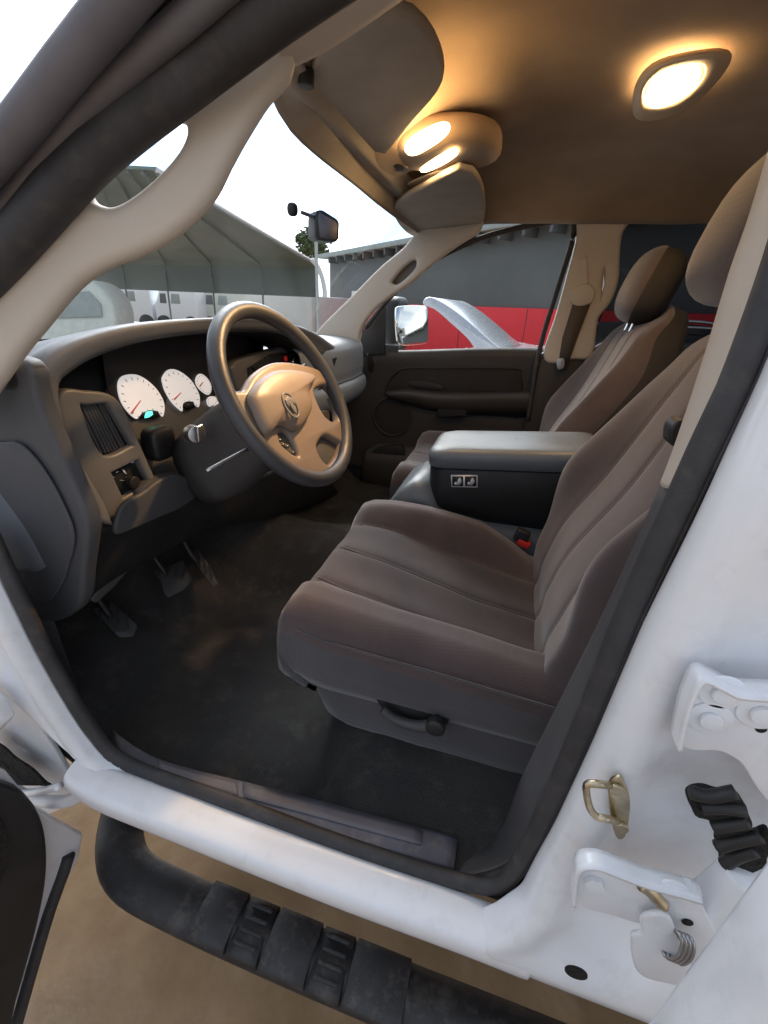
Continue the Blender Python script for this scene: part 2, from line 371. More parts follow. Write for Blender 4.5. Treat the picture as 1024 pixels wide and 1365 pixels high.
surf('seal_carrier', [mid, outer], 'seal_rubber', T, n=90, k=5, thick=.004)
tube('door_seal', [Vector(p) + Vector((.0, .012, .0)) + (Vector((-.010, 0, 0)) if i > 8 else Vector((.008, 0, .006)) if i < 4 else Vector((0, 0, .009))) for i, p in enumerate(OP)], .011, 'seal_rubber', T, n=120, flat=1.1)
# stepped sill plate with its two ribbed pads
a1 = PS([(150, 975), (185, 1000), (238, 1022), (400, 1062), (610, 1118)], z=.603); a2 = PS([(160, 1012), (192, 1036), (236, 1056), (400, 1103), (605, 1160)], z=.603)
o = surf('sill_plate', [a1, [p.lerp(q, .5) + Vector((0, 0, .004)) for p, q in zip(a1, a2)], a2], 'sill_plastic', T, n=40, k=10, thick=.006)
for t0, t1 in ((.20, .44), (.455, .93)):
    A = cr(a1, 60); B = cr(a2, 60); i0, i1 = int(t0 * 59), int(t1 * 59)
    surf('scuff_pad', [[A[i].lerp(B[i], .12) + Vector((0, 0, .006)) for i in range(i0, i1 + 1)], [A[i].lerp(B[i], .62) + Vector((0, 0, .008)) for i in range(i0, i1 + 1)]], 'seal_grey', o, n=20, k=4, thick=.004)
# beige upper pillar trim (driver)
ia = PS([(884, 645), (905, 590), (945, 470), (975, 370), (1003, 290), (1030, 200)], y=.125)
ib = PS([(918, 655), (958, 560), (1003, 450), (1040, 365), (1075, 290), (1110, 200)], y=.05)
o = surf('pillar_trim', [ia, [a.lerp(b, .35) + Vector((-.006, -.008, 0)) for a, b in zip(ia, ib)], ib], 'tan_trim', T, n=40, k=14, thick=.006); o['label'] = 'pale beige upper trim of the driver side centre pillar'
ic = [Vector(p) for p in OP[13:17]]
surf('seal_carrier', [ib, cr([Vector(p) + Vector((0, .006, 0)) for p in [OP[13], OP[14], OP[15], OP[16], (.07, .15, 1.64)]], 8)], 'seal_grey', T, n=30, k=6, thick=.004)
tube('door_seal', [P(922, 652, y=.035), P(985, 535, y=.035), P(1040, 420, y=.045), P(1090, 310, y=.06)], .010, 'seal_rubber', T)
# ---- A pillar, driver: seals and grab-handle trim
tube('door_seal', PS([(-90, 300), (0, 200), (92, 85), (170, -10), (250, -110)], y=.045), .0175, 'seal_grey', T, n=50, seg=14)
tube('door_seal', PS([(-80, 372), (0, 282), (112, 145), (240, 32), (310, -30), (410, -120)], y=.075), .0125, 'seal_grey', T, n=50, seg=14)
tube('door_seal', [P(-90, 435, y=.04), P(0, 345, y=.065), P(122, 208, y=.09), P(262, 92, y=.105), P(372, 6, y=.105), P(480, -70, y=.105)], .024, 'seal_rubber', T, n=50, seg=14)
surf('seal_carrier', [PS([(-90, 310), (0, 205), (95, 92), (175, -5), (250, -100)], y=.065), PS([(-90, 425), (0, 335), (120, 195), (258, 82), (365, -5), (460, -80)], y=.11)], 'seal_rubber', T, n=50, k=6, thick=.01)  # black backing added behind the seals to stop light leaking through
hn = Vector((.22, -.97, .05)).normalized(); ho = P(180, 290, y=.125)
def PH(pts): return [PP(u, v, ho, hn) for u, v in pts]
hu = Vector((0, 0, 1)).cross(hn).normalized(); hv = hn.cross(hu)
outl = PH([(-60, 395), (0, 335), (60, 272), (110, 216), (160, 160), (225, 105), (290, 62), (335, 35), (368, 60), (371, 92), (345, 122), (318, 165), (296, 205), (275, 248), (250, 278), (215, 306), (180, 324), (145, 338), (110, 358), (82, 385), (50, 425), (20, 462), (-20, 520), (-60, 570)])
hole = PH([(100, 240), (106, 262), (120, 284), (138, 294), (158, 297), (180, 289), (206, 271), (234, 246), (256, 220), (268, 196), (270, 176), (265, 158), (252, 145), (235, 140), (218, 146), (192, 166), (158, 196), (120, 222), (104, 226)])
plate('pillar_trim', ho, hu, hv, cr(outl, 150, True), [cr(hole, 90, True)], .030, .0145, 'tan_trim', T)['label'] = 'beige windscreen pillar trim with an open grab handle, driver side'
surf('side_rail_trim', [PS([(340, 52), (415, -2), (480, -60)], y=.14), PS([(370, 50), (440, -5), (520, -70)], y=.135), PS([(371, 92), (440, 58), (540, -10), (640, -80)], y=.19)], 'tan_trim', T, n=20, k=10, thick=.008)

# ---- headliner
rows = []
for i in range(60):
    x = -.50 + 1.7 * i / 59; row = []
    for j in range(80):
        y = .13 + 1.45 * j / 79; t = abs((y - .855) / .725)
        z = 1.80 - .13 * t ** 5 - .10 * (1 - sm(-.50, -.25, x)) * (1 - .3 * t) + .004 * noise.noise(Vector((x * 7, y * 7, 0)))
        z -= .045 * math.exp(-((y - .86) / .17) ** 4) * (1 - sm(-.22, -.10, x))
        row.append(Vector((x, y, z)))
    rows.append(row)
gridmesh('headliner', rows, 'headliner', T, .006, 1)
# dome lamp (lit)
dome = surf('dome_lamp', [PS(q, z=zz) for q, zz in (
    ([(845, 150), (850, 108), (885, 78), (972, 68), (952, 112), (905, 150), (862, 160)], 1.788), ([(855, 143), (858, 110), (888, 84), (955, 74), (942, 110), (900, 143), (868, 150)], 1.776),
    ([(859, 135), (862, 112), (890, 90), (937, 84), (932, 110), (898, 136), (870, 141)], 1.778))], 'lamp_bezel', T, n=50, k=10, thick=.004, closed=True)
lc = P(897, 112, z=1.778)
lens = PS([(860, 130), (872, 104), (898, 90), (930, 86), (935, 98), (922, 118), (898, 134), (872, 140)], z=1.778)
prism('lens', cr(lens, 40, True), (0, 0, -.006), 'lamp_lens', dome, .003)
def lamp(loc, e, size, par, aim=None, spread=180):
    l = bpy.data.lights.new('lamp_light', 'AREA'); l.shape = 'DISK'; l.size = size; l.energy = e; l.color = (1, .60, .27); l.spread = math.radians(spread)
    ob = bpy.data.objects.new('lamp_light', l); COL.objects.link(ob); ob.location = loc
    ob.parent = par; ob.location = Vector(loc) - WL[par]
    if aim is not None: ob.rotation_euler = (Vector(loc) - Vector(aim)).to_track_quat('Z', 'Y').to_euler()
    return ob
L1 = lamp(lc + Vector((0, 0, -.014)), 0.34, .07, dome)
# overhead console
oc = blob('overhead_console', (-.33, .87, 1.715), (.14, .115, .035), 'headliner', T, e=3)
def ohl(name, pts, z, m, par, t=.005): return prism(name, cr(PS(pts, z=z), 30, True), (0, 0, -t), m, par, .002)
mlm = 1.684
ohl('lens', [(541, 190), (560, 174), (592, 161), (600, 170), (585, 186), (556, 203), (543, 202)], mlm, 'lamp_lens', oc)
ohl('lens', [(561, 222), (580, 208), (606, 197), (610, 203), (590, 217), (566, 227)], mlm, 'lamp_lens', oc)
ohl('bezel', [(532, 250), (560, 235), (600, 222), (618, 224), (612, 232), (575, 245), (545, 258)], mlm, 'lamp_bezel', oc)
cyl('bezel', P(523, 222, z=mlm) + Vector((0, 0, .004)), (0, 0, -1), .040, .010, 'tan_bezel', oc, ry=.034)
cyl('sunglass_recess', P(523, 222, z=mlm - .006), (0, 0, -1), .030, .004, 'black_plastic', oc, ry=.026)
L2 = lamp(P(571, 182, z=mlm) + Vector((0, 0, -.012)), 0.36, .04, oc, (-.50, .42, 1.25), 55); L3 = lamp(P(586, 212, z=mlm) + Vector((0, 0, -.012)), .15, .03, oc)
# sun visors
def visor(pts, z, label):
    p = cr(PS(pts, z=z), 40, True)
    for q in p: q.z += .10 * (q.x + .35)
    o = prism('sun_visor', p, (0, 0, .016), 'visor_cloth', T, .007, seg=4); o['label'] = label; return o
v1 = visor([(415, 85), (448, 50), (505, 24), (550, 36), (584, 80), (588, 125), (550, 165), (505, 208), (478, 196), (443, 162), (420, 125)], 1.685, 'brown folded sun visor above the steering wheel')
v2 = visor([(525, 270), (575, 245), (622, 232), (645, 268), (640, 305), (600, 316), (565, 312), (540, 300)], 1.655, 'brown folded sun visor on the passenger side')
cyl('visor_pivot', P(408, 92, z=1.68), (0, 0, -1), .012, .02, 'black_plastic', v1)
prism('windscreen_header', [Vector(p) for p in ((-.52, .18, 1.665), (-.49, .18, 1.70), (-.49, 1.54, 1.70), (-.52, 1.54, 1.665))], (.06, 0, -.005), 'visor_cloth', T, .01)
surf('windscreen_header', [PS([(352, 108), (380, 165), (420, 205), (470, 245), (520, 285), (565, 316)], x=-.515), PS([(372, 100), (400, 150), (440, 190), (490, 225), (540, 262), (590, 300)], x=-.49), PS([(380, 60), (420, 100), (460, 130), (520, 170), (560, 200), (620, 270)], x=-.44)], 'visor_cloth', T, n=30, k=12, thick=.01)

# ---- windscreen
bl = [Vector((-1.02, .17, 1.205)), Vector((-1.09, .5, 1.205)), Vector((-1.12, .86, 1.205)), Vector((-1.09, 1.22, 1.205)), Vector((-1.02, 1.56, 1.205))]
tp = [Vector((-.53, .22, 1.675)), Vector((-.55, .5, 1.69)), Vector((-.56, .86, 1.695)), Vector((-.55, 1.22, 1.69)), Vector((-.53, 1.50, 1.675))]
surf('windscreen', [bl, [a.lerp(b, .5) + Vector((-.02, 0, .02)) for a, b in zip(bl, tp)], tp], 'glass_clear', T, n=20, k=12, thick=0)
glassmat('shade_band_glass', (.42, .55, .74), .05)
sb = [[a.lerp(b, t) + Vector((.006 + .02 * (1 - abs(2 * t - 1)) * -1, 0, .02 * (1 - abs(2 * t - 1)))) for a, b in zip(bl, tp)] for t in (.80, .9, .99)]
surf('shade_band', [[p for p in row[1:4]] for row in sb], 'shade_band_glass', T, n=16, k=6, thick=0)
# rear-view mirror
rm = empty('rear_view_mirror', P(435, 300, y=.86), T)
c = P(436, 300, y=.86)
R1 = Matrix.Rotation(math.radians(-52), 3, 'Z')
a = PS([(420, 290), (423, 280), (430, 279), (449, 291), (453, 296), (452, 318), (448, 323), (424, 320), (420, 316)], y=.86)
prism('mirror_housing', a, (-.035, .03, 0), 'black_plastic', rm, .004)
prism('mirror_glass', PS([(424, 290), (426, 283), (447, 295), (450, 299), (449, 317), (446, 320), (427, 316)], y=.8585), (0, -.0015, 0), 'seal_grey', rm, 0)
tube('mirror_arm', [P(421, 290, y=.865), P(402, 283, y=.87)], .005, 'black_plastic', rm)
blob('mirror_mount', P(390, 279, y=.88), (.014, .012, .016), 'black_plastic', rm)

# ---- steering wheel
WC = Vector((-.507, .436, 1.206)); _t, _y = .528, -.074
WN = Vector((math.cos(_t) * math.cos(_y), math.cos(_t) * math.sin(_y), math.sin(_t)))
WU = Vector((0, 0, 1)).cross(WN).normalized(); WW = WN.cross(WU)
sw = empty('steering_wheel', WC, T)
def wz(x, y, off=0): return PP(300 + x * .1758, 470 + y * .1758, WC + WN * off, WN)
ring = [WC + WU * (.176 * math.cos(2 * math.pi * i / 24)) + WW * (.176 * math.sin(2 * math.pi * i / 24)) for i in range(24)]
tube('rim', ring, .0155, 'wheel_leather', sw, seg=16, n=96, closed=True, up=WN)
padp = [(140, 345), (215, 215), (330, 135), (450, 118), (600, 140), (700, 172), (775, 225), (860, 330)]
arc = []
h0 = -.012
def wcirc(a, r=.170, off=h0): return WC + WN * off + WU * (r * math.cos(a)) + WW * (r * math.sin(a))
top = cr([wz(x, y, h0) for x, y in padp], 30)
def ang(p): d = p - WC; return math.atan2(d.dot(WW), d.dot(WU))
a0, a1 = ang(top[-1]), ang(top[0])
if a1 > 0: a1 -= 2 * math.pi
outline = top + [wcirc(a0 + (a1 - a0) * i / 40) for i in range(0, 41)]
g1 = [(352, 610), (385, 578), (430, 582), (480, 630), (525, 720), (548, 800), (535, 832), (490, 815), (420, 765), (370, 705)]
g2 = [(695, 622), (740, 612), (800, 640), (865, 690), (855, 790), (800, 880), (760, 893), (700, 845), (655, 760), (650, 690)]
g3 = [(628, 290), (665, 245), (735, 232), (800, 290), (838, 380), (850, 480), (845, 552), (790, 560), (715, 500), (655, 385)]
WB = WC + WN * h0
hub = plate('hub_web', WB, WU, WW, outline, [cr([wz(x, y, h0) for x, y in q], 40, True) for q in (g1, g2, g3)], .024, .010, 'hub_plastic', sw)
# raised airbag cover
cov = cr([wz(x, y, .004) for x, y in [(165, 350), (225, 232), (335, 155), (455, 138), (600, 158), (676, 196), (640, 245), (618, 310), (640, 390), (635, 460), (580, 550), (520, 598), (460, 572), (410, 560), (360, 580), (320, 625), (290, 630), (232, 520), (190, 420)]], 60, True)
cc = sum(cov, Vector()) / len(cov)
rows = []
for s, h in ((1, 0), (.985, .006), (.95, .010), (.85, .014), (.6, .018), (.3, .020), (.02, .0205)):
    rows.append([cc + (p - cc) * s + WN * (h) for p in cov])
gridmesh('airbag_cover', rows, 'hub_plastic', sw, cv=True)
em = cc + WU * -.002 + WN * .031 + WW * -.01
em = PP(388, 540, WC + WN * .0245, WN)
o = plate('emblem', em, WU, WW, [em + WU * (.020 * math.cos(k * .3142)) + WW * (.026 * math.sin(k * .3142)) for k in range(20)], [[em + WU * (.017 * math.cos(k * .3142)) + WW * (.023 * math.sin(k * .3142)) for k in range(20)]], .003, .001, 'tan_bezel', sw)
def eml(pts): return [em + WU * a + WW * b for a, b in pts]
prism('emblem_relief', eml([(0, .017), (-.006, .014), (-.012, .012), (-.014, .003), (-.010, -.003), (-.007, .003), (-.006, .006), (-.005, -.006), (-.003, -.016), (0, -.019), (.003, -.016), (.005, -.006), (.006, .006), (.007, .003), (.010, -.003), (.014, .003), (.012, .012), (.006, .014)]), WN * .003, 'tan_bezel', o, .0006)
# switch pods
def pod(pts, m, dep, btn):
    c0 = [wz(x, y, h0 - .004) for x, y in pts]; o = prism('switch_pod', cr(c0, 36, True), WN * dep, m, sw, .003)
    for (x, y) in btn:
        q = wz(x, y, h0 + dep + .0015)
        prism('button', disc(q, WN, .007, 16, .005), WN * .003, 'black_plastic', o, .001)
        prism('button_mark', [q + WN * .0035 + WU * a + WW * b for a, b in ((-.003, -.0004), (.003, -.0004), (.003, .0006), (-.003, .0006))], WN * .0004, 'sticker_white', o, 0)
pod(g1, 'dark_grey_plastic', .006, [(405, 665), (430, 700), (462, 712), (505, 760)])
pod([(650, 700), (700, 650), (770, 640), (850, 700), (845, 790), (790, 870), (760, 880), (705, 840), (665, 770)], 'dark_grey_plastic', -.012, [(760, 785)])
pod([(690, 470), (740, 440), (790, 445), (795, 520), (760, 550), (715, 515)], 'black_plastic', -.012, [])
# column
sc = empty('steering_column', WC, T)
CA = -WN
def colp(t, u_, w_): return WC + CA * t + WU * u_ + WW * w_
rows = []
for t, rx, ry, oy_ in ((.03, .045, .05, -.01), (.05, .062, .066, -.012), (.10, .066, .075, -.02), (.17, .072, .085, -.03), (.24, .078, .09, -.04), (.30, .075, .085, -.045)):
    rows.append([colp(t, rx * math.copysign(abs(math.cos(a)) ** .75, math.cos(a)), oy_ + ry * math.copysign(abs(math.sin(a)) ** .75, math.sin(a))) for a in [2 * math.pi * i / 32 for i in range(32)]])
gridmesh('column_shroud', rows, 'dark_grey_plastic', sc, .003, 1, cv=True)
kp = P(266, 577, x=-.63)
cyl('ignition_lock', P(255, 577, x=-.66), (.8, -.5, .1), .016, .03, 'steel', sc)
prism('ignition_key', [kp + Vector(q) for q in ((.0, -.012, -.014), (0, .006, -.018), (0, .014, 0), (0, .006, .016), (0, -.010, .014))], (.006, 0, 0), 'steel', sc, .002)
tube('turn_signal_lever', [colp(.07, -.05, 0), colp(.06, -.10, .012), colp(.045, -.14, .02)], .008, 'black_plastic', sc)
tube('gear_lever', [colp(.08, .05, .03), colp(.055, .11, .05), colp(.03, .16, .06)], .007, 'black_plastic', sc)
tube('tilt_lever', [P(275, 628, x=-.60), P(331, 598, x=-.56)], .004, 'steel', sc)
# cowl blisters round the column on the dash
blob('column_boot', P(212, 590, x=-.80), (.022, .034, .036), 'black_plastic', sc, e=4)
blob('knee_bulge', P(215, 655, x=-.765), (.03, .075, .035), 'dark_grey_plastic', sc, rot=Matrix.Rotation(-.1, 3, 'X'), e=2.6)

# ---- dashboard
D = empty('dashboard', (-.85, .86, 1.1), T)
B0 = PS([(147, 700), (137, 673), (113, 632), (89, 585), (79, 550), (75, 513), (89, 496), (123, 475), (171, 458), (222, 448), (273, 443), (325, 441), (364, 443), (395, 456), (420, 480)], x=-.735)
B1 = PS([(132, 696), (118, 655), (95, 610), (72, 565), (58, 530), (56, 500), (72, 480), (110, 460), (165, 444), (222, 436), (275, 431), (325, 430), (368, 435), (405, 448), (432, 470)], x=-.725)
B2 = PS([(120, 690), (105, 650), (82, 605), (60, 565), (46, 525), (40, 492), (50, 472), (95, 451), (150, 437), (212, 430), (270, 427), (325, 426), (372, 432), (410, 445), (440, 462)], x=-.755)
B3 = [Vector((-.80, .085, .95)), Vector((-.82, .085, 1.02)), Vector((-.86, .085, 1.09)), Vector((-.88, .085, 1.16)), Vector((-.90, .09, 1.21)), Vector((-.93, .10, 1.245)), Vector((-.95, .14, 1.26)), Vector((-.97, .22, 1.268)), Vector((-1.0, .34, 1.27)), Vector((-1.02, .46, 1.27)), Vector((-1.03, .56, 1.27)), Vector((-1.04, .68, 1.27)), Vector((-1.05, .82, 1.26)), Vector((-1.05, .95, 1.25)), Vector((-1.05, 1.05, 1.24))]
B4 = [p + Vector((-.10, 0, -.03)) for p in B3]
surf('dash_pad', [B0, B1, B2, B3, B4], 'dash_grey', D, n=110, k=40, thick=.006)
# dark recess under the brow
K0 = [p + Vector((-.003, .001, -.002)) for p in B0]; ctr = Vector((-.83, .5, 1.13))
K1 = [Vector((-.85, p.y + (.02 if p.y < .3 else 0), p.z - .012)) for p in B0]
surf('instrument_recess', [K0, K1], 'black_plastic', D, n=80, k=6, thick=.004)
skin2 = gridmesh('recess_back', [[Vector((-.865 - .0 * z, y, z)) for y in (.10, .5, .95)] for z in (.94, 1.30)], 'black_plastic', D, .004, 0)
# bezel with vent and switch
bx = -.775
bez = PS([(79, 527), (110, 525), (140, 529), (156, 545), (178, 590), (205, 652), (207, 672), (185, 690), (150, 700), (130, 668), (105, 625), (84, 575)], x=bx)
ven = PS([(98, 540), (112, 535), (136, 533), (145, 540), (176, 592), (172, 597), (130, 609)], x=bx); swi = PS([(139, 627), (181, 607), (198, 640), (196, 647), (158, 668)], x=bx)
bo = plate('bezel', (bx, 0, 0), (0, 1, 0), (0, 0, 1), cr(bez, 80, True), [cr(ven, 50, True), [p for p in swi]], .02, .006, 'tan_bezel', D)
bo['label'] = 'tan instrument bezel around the left air vent and light switch'
vc = sum(ven, Vector()) / len(ven)
av = prism('air_vent', [p + Vector((-.022, 0, 0)) for p in cr(ven, 50, True)], (.006, 0, 0), 'black_plastic', D, 0)
def inside(pt, poly):
    c = False
    for i in range(len(poly)):
        a, b = poly[i], poly[i - 1]
        if (a.z > pt[1]) != (b.z > pt[1]) and pt[0] < (b.y - a.y) * (pt[1] - a.z) / (b.z - a.z) + a.y: c = not c
    return c
vtop = PS([(100, 541), (108, 538), (116, 536), (124, 535), (131, 534), (138, 535)], x=bx); vbot = PS([(132, 607), (140, 605), (148, 603), (156, 600), (164, 598), (171, 596)], x=bx)
for i in range(9):
    t = (i + .5) / 9; a = cr(vtop, 30)[int(t * 29)]; b = cr(vbot, 30)[int(t * 29)]
    prism('slat', [a + Vector((-.003, -.0022, 0)), a + Vector((-.003, .0022, 0)), b + Vector((-.003, .0022, 0)), b + Vector((-.003, -.0022, 0))], (-.014, 0, 0), 'dark_grey_plastic', D, .0008)
hw = prism('light_switch', [p + Vector((-.012, 0, 0)) for p in swi], (.006, 0, 0), 'black_plastic', D, .001)
cyl('knob', P(172, 642, x=bx - .004), (1, 0, 0), .012, .016, 'black_plastic', D)
for (u, v, du, dv, ww) in ((147, 634, 5, 3, 2.2), (155, 630, 3, -2, 2), (164, 626, 4, 6, 2.5), (176, 617, 3, -5, 3), (169, 636, 3, 7, 2.2), (152, 643, 1, 6, 1.5), (186, 645, 2, -4, 2), (160, 640, 8, 1, 3)):
    q = PS([(u - ww / 2, v), (u + du - ww / 2, v + dv), (u + du + ww / 2, v + dv), (u + ww / 2, v)], x=bx - .0045)
    prism('switch_mark', q, (.0006, 0, 0), 'sticker_white', D, 0)
# instrument panel with gauges
px_ = -.835
ip = PS([(140, 520), (150, 555), (176, 590), (205, 640), (260, 640), (330, 600), (330, 500), (300, 480), (200, 480), (150, 495)], x=px_ - .01)
prism('instrument_panel', ip, (.004, 0, 0), 'tan_bezel', D, .001)
dk = PS([(135, 470), (142, 520), (160, 545), (176, 560), (215, 553), (225, 520), (245, 545), (265, 535), (285, 530), (330, 520), (330, 440), (200, 445)], x=px_ - .004)
prism('instrument_face', dk, (.003, 0, 0), 'black_plastic', D, .001)
def z3(pts, x=px_): return PS([(60 + a * .2344, 440 + b * .2344) for a, b in pts], x=x)
def gauge(pts, needle, lab=None):
    q = z3(pts); o = prism('gauge', cr(q, 48 if len(pts) < 12 else 110, True), (.003, 0, 0), 'gauge_face', D, .0008)
    if lab: o['label'] = lab
    c = sum(q, Vector()) / len(q); tk = []
    qq = cr(q, 40, True)
    for i in range(0, 40, 2):
        p = qq[i]; d = (p - c)
        a_ = c + d * .90 + Vector((.0035, 0, 0)); b_ = c + d * .80 + Vector((.0035, 0, 0)); s = (b_ - a_).cross(Vector((1, 0, 0))).normalized() * .0007
        tk.append(([a_ - s, a_ + s, b_ + s, b_ - s], [(0, 1, 2, 3)]))
    merge('dial_ticks', tk, 'ink_dark', D, False)
    if needle:
        a_, b_ = z3(needle, px_ + .005); s = (b_ - a_).cross(Vector((1, 0, 0))).normalized() * .0022
        mesh('needle', [a_ - s, a_ + s, b_ + s * .5, b_ - s * .5], [(0, 1, 2, 3)], 'ink_red', D, False)
    return o
TK = []; ND = []
gauge([(410, 300), (440, 260), (510, 252), (570, 280), (630, 335), (668, 400), (675, 450), (665, 492), (650, 478), (638, 462), (590, 455), (550, 470), (530, 492), (515, 505), (480, 480), (440, 430), (415, 370)], [(490, 475), (545, 400)], 'large round speedometer dial, white face')
gauge([(662, 270), (690, 230), (730, 222), (780, 245), (830, 290), (870, 360), (876, 410), (868, 438), (850, 425), (840, 408), (805, 405), (780, 420), (778, 455), (770, 460), (720, 415), (680, 350), (665, 305)], [(735, 395), (775, 355)], 'second round dial with white face')
gauge([(852, 285), (865, 255), (890, 250), (925, 280), (942, 320), (938, 355), (920, 368), (890, 350), (862, 320)], [(880, 320), (900, 295)])
gauge([(918, 395), (935, 378), (965, 378), (975, 395), (965, 415), (935, 435), (920, 420)], None)
gauge([(960, 415), (985, 400), (1005, 415), (1000, 445), (975, 460), (962, 440)], None)

prism('odometer', z3([(545, 470), (600, 455), (640, 465), (655, 490), (610, 505), (550, 500)], px_ + .001), (.002, 0, 0), 'black_plastic', D, 0)
prism('odometer_digits', z3([(568, 485), (575, 465), (608, 460), (612, 480), (590, 495), (566, 500)], px_ + .0035), (.001, 0, 0), 'lcd_green', D, 0)
prism('odometer', z3([(785, 420), (840, 410), (850, 440), (800, 460)], px_ + .001), (.002, 0, 0), 'black_plastic', D, 0)
# end cap of the dash (driver side)
ec = PS([(-70, 470), (0, 474), (38, 486), (48, 530), (66, 578), (92, 636), (112, 682), (118, 706), (112, 760), (104, 812), (60, 830), (0, 790), (-70, 740)], y=.092)
o = prism('dash_end_panel', cr(ec, 70, True), (0, .03, 0), 'side_grey', D, .012, seg=5)
lidp = PS([(-70, 580), (0, 588), (30, 590), (62, 625), (88, 672), (102, 712), (94, 752), (80, 785), (58, 800), (22, 760), (-20, 690), (-70, 640)], y=.090)
o2 = prism('access_cover', cr(lidp, 60, True), (0, -.006, 0), 'side_grey', o, .004)
blob('vent_hole', P(12, 500, y=.10), (.03, .012, .022), 'black_plastic', o)
# lower dash, driver side
l0 = PS([(118, 700), (147, 697), (180, 690), (205, 668), (232, 652), (262, 645), (330, 640), (420, 600)], x=-.745)
l1 = PS([(113, 745), (150, 735), (190, 722), (230, 705), (270, 690), (330, 680), (440, 640)], x=-.76)
l2 = PS([(106, 812), (150, 775), (200, 745), (250, 718), (300, 700), (360, 690), (450, 660)], x=-.80)
l3 = [p + Vector((-.12, 0, -.01)) for p in l2]
surf('knee_panel', [l0, l1, l2, l3], 'black_plastic', D, n=40, k=20, thick=.005)
fr_ = PS([(158, 715), (175, 690), (200, 668), (208, 650), (225, 622), (258, 640), (262, 660), (220, 690), (180, 712)], x=-.742)
prism('knee_pad', cr([*PS([(147, 700), (158, 672), (185, 655), (205, 640), (228, 632), (252, 640), (258, 658), (240, 674), (205, 690), (170, 705), (150, 712)], x=-.748)], 50, True), (.012, 0, 0), 'dark_grey_plastic', D, .006)
prism('hood_release', PS([(118, 800), (128, 775), (160, 748), (182, 732), (178, 748), (150, 780), (125, 803)], x=-.79), (.008, 0, 0), 'dark_grey_plastic', D, .003)
# centre stack seen through the wheel
tb = PS([(308, 490), (330, 476), (393, 460), (415, 470), (425, 520), (440, 570), (425, 620), (350, 620), (318, 520)], x=-.80)
tb = [Vector((-.80 + .0, p.y, p.z)) for p in tb]
cs = prism('centre_stack', cr(tb, 50, True), (-.03, 0, 0), 'tan_bezel', D, .006)
prism('radio', PS([(330, 490), (360, 472), (385, 470), (400, 560), (345, 575)], x=-.797), (.004, 0, 0), 'black_plastic', D, .001)
prism('vent_blank', PS([(333, 488), (356, 474), (362, 490), (340, 500)], x=-.796), (.008, 0, 0), 'black_plastic', D, .002)
for u, v in ((421, 527), (398, 560), (376, 540)): cyl('climate_knob', P(u, v, x=-.797), (1, 0, 0), .017, .016, 'dark_grey_plastic', D); 
q = PS([(387, 481), (392, 474), (403, 473), (407, 482), (404, 492), (392, 494)], x=-.775)
prism('dash_ornament', cr(q, 20, True), (.01, 0, 0), 'chrome', D, .002)
cyl('hazard_button', P(379, 478, x=-.79), (1, 0, 0), .009, .008, 'red_button', D)
surf('lower_console', [PS([(330, 600), (440, 600)], x=-.81), PS([(340, 680), (450, 660)], x=-.85), PS([(350, 760), (440, 720)], x=-.95)], 'black_plastic', D, n=10, k=8)
# passenger side of the dash
py0 = [(405, 458), (430, 454), (455, 455), (480, 457), (494, 461), (500, 475), (503, 495), (504, 509)]
p1 = PS([(404, 452), (420, 452), (450, 454), (478, 456), (494, 460)], x=-.70)
Ytab = [1.0, 1.12, 1.28, 1.42, 1.54]
def ycol(y): 
    xf = -.71 - .03 * ((y - 1.3) / .3) ** 2
    return [Vector((-1.04, y, 1.225)), Vector((-.93, y, 1.25)), Vector((xf - .09, y, 1.252)), Vector((xf - .02, y, 1.240)), Vector((xf, y, 1.215)), Vector((xf + .006, y, 1.15)), Vector((xf + .002, y, 1.112)), Vector((xf + .006, y, 1.106)), Vector((xf + .02, y, 1.09)), Vector((xf + .018, y, 1.05)), Vector((xf - .02, y, 1.01)), Vector((xf - .16, y, .96))]
cols = []
for i in range(26):
    y = .97 + .60 * i / 25; e = sm(1.51, 1.57, y); cpts = cr(ycol(y), 60)
    ce = Vector((-.85, y, 1.13)); cols.append([ce + (p - ce) * (1 - .16 * e * e) for p in cpts])
gridmesh('glovebox_dash', cols, 'pass_dash_lit', D, .006, 0)
gridmesh('dash_side_cap', [[Vector((p.x, 1.573, p.z)) for p in cols[-1]], [Vector((-.9, 1.573, 1.1)) for p in cols[-1]]], 'pass_dash_lit', D)
def pv(pts, x, t=.004, m='black_plastic', nm='air_vent'): return prism(nm, cr(PS(pts, x=x), 30, True), (t, 0, 0), m, D, .001)
pv([(443, 478), (449, 477), (456, 484), (461, 498), (460, 508), (452, 511), (446, 496)], -.712); pv([(489, 473), (493, 472), (497, 482), (497, 494), (493, 497), (490, 486)], -.712)
gridmesh('glovebox_line', [[Vector((-.70 - .03 * ((y - 1.3) / .3) ** 2, y, z)) for z in (1.111, 1.107)] for y in (1.05, 1.2, 1.35, 1.5)], 'black_plastic', D, .004, 0)

# ---- pedals
def pedal(name, pts, z, arm):
    p = PS(pts, z=z)
    c0 = sum(p, Vector()) / len(p)
    p = [c0 + (q - c0) * .85 for q in p]
    for q in p: q.z += (c0.x - q.x) * .35
    o = prism(name, p, (.012, 0, -.014), 'dark_grey_plastic', T, .003)
    lo_, hi_ = p[0], p[len(p) // 2]
    for k in range(4):
        t_ = (k + .8) / 4.6; m_ = lo_.lerp(hi_, t_); w_ = (p[1] - p[-1]) * .32
        tube('pedal_rib', [m_ - w_ + Vector((.004, 0, .003)), m_ + w_ + Vector((.004, 0, .003))], .0016, 'step_pad', o, n=4, seg=6)
    tube('pedal_arm', [c0 + Vector((-.01, 0, -.005)), c0 + Vector((-.05, 0, .07)), Vector(arm)], .007, 'black_plastic', o)
pedal('parking_brake_pedal', [(120, 820), (150, 806), (180, 822), (172, 836), (150, 842)], .70, (-1.02, .25, .95))
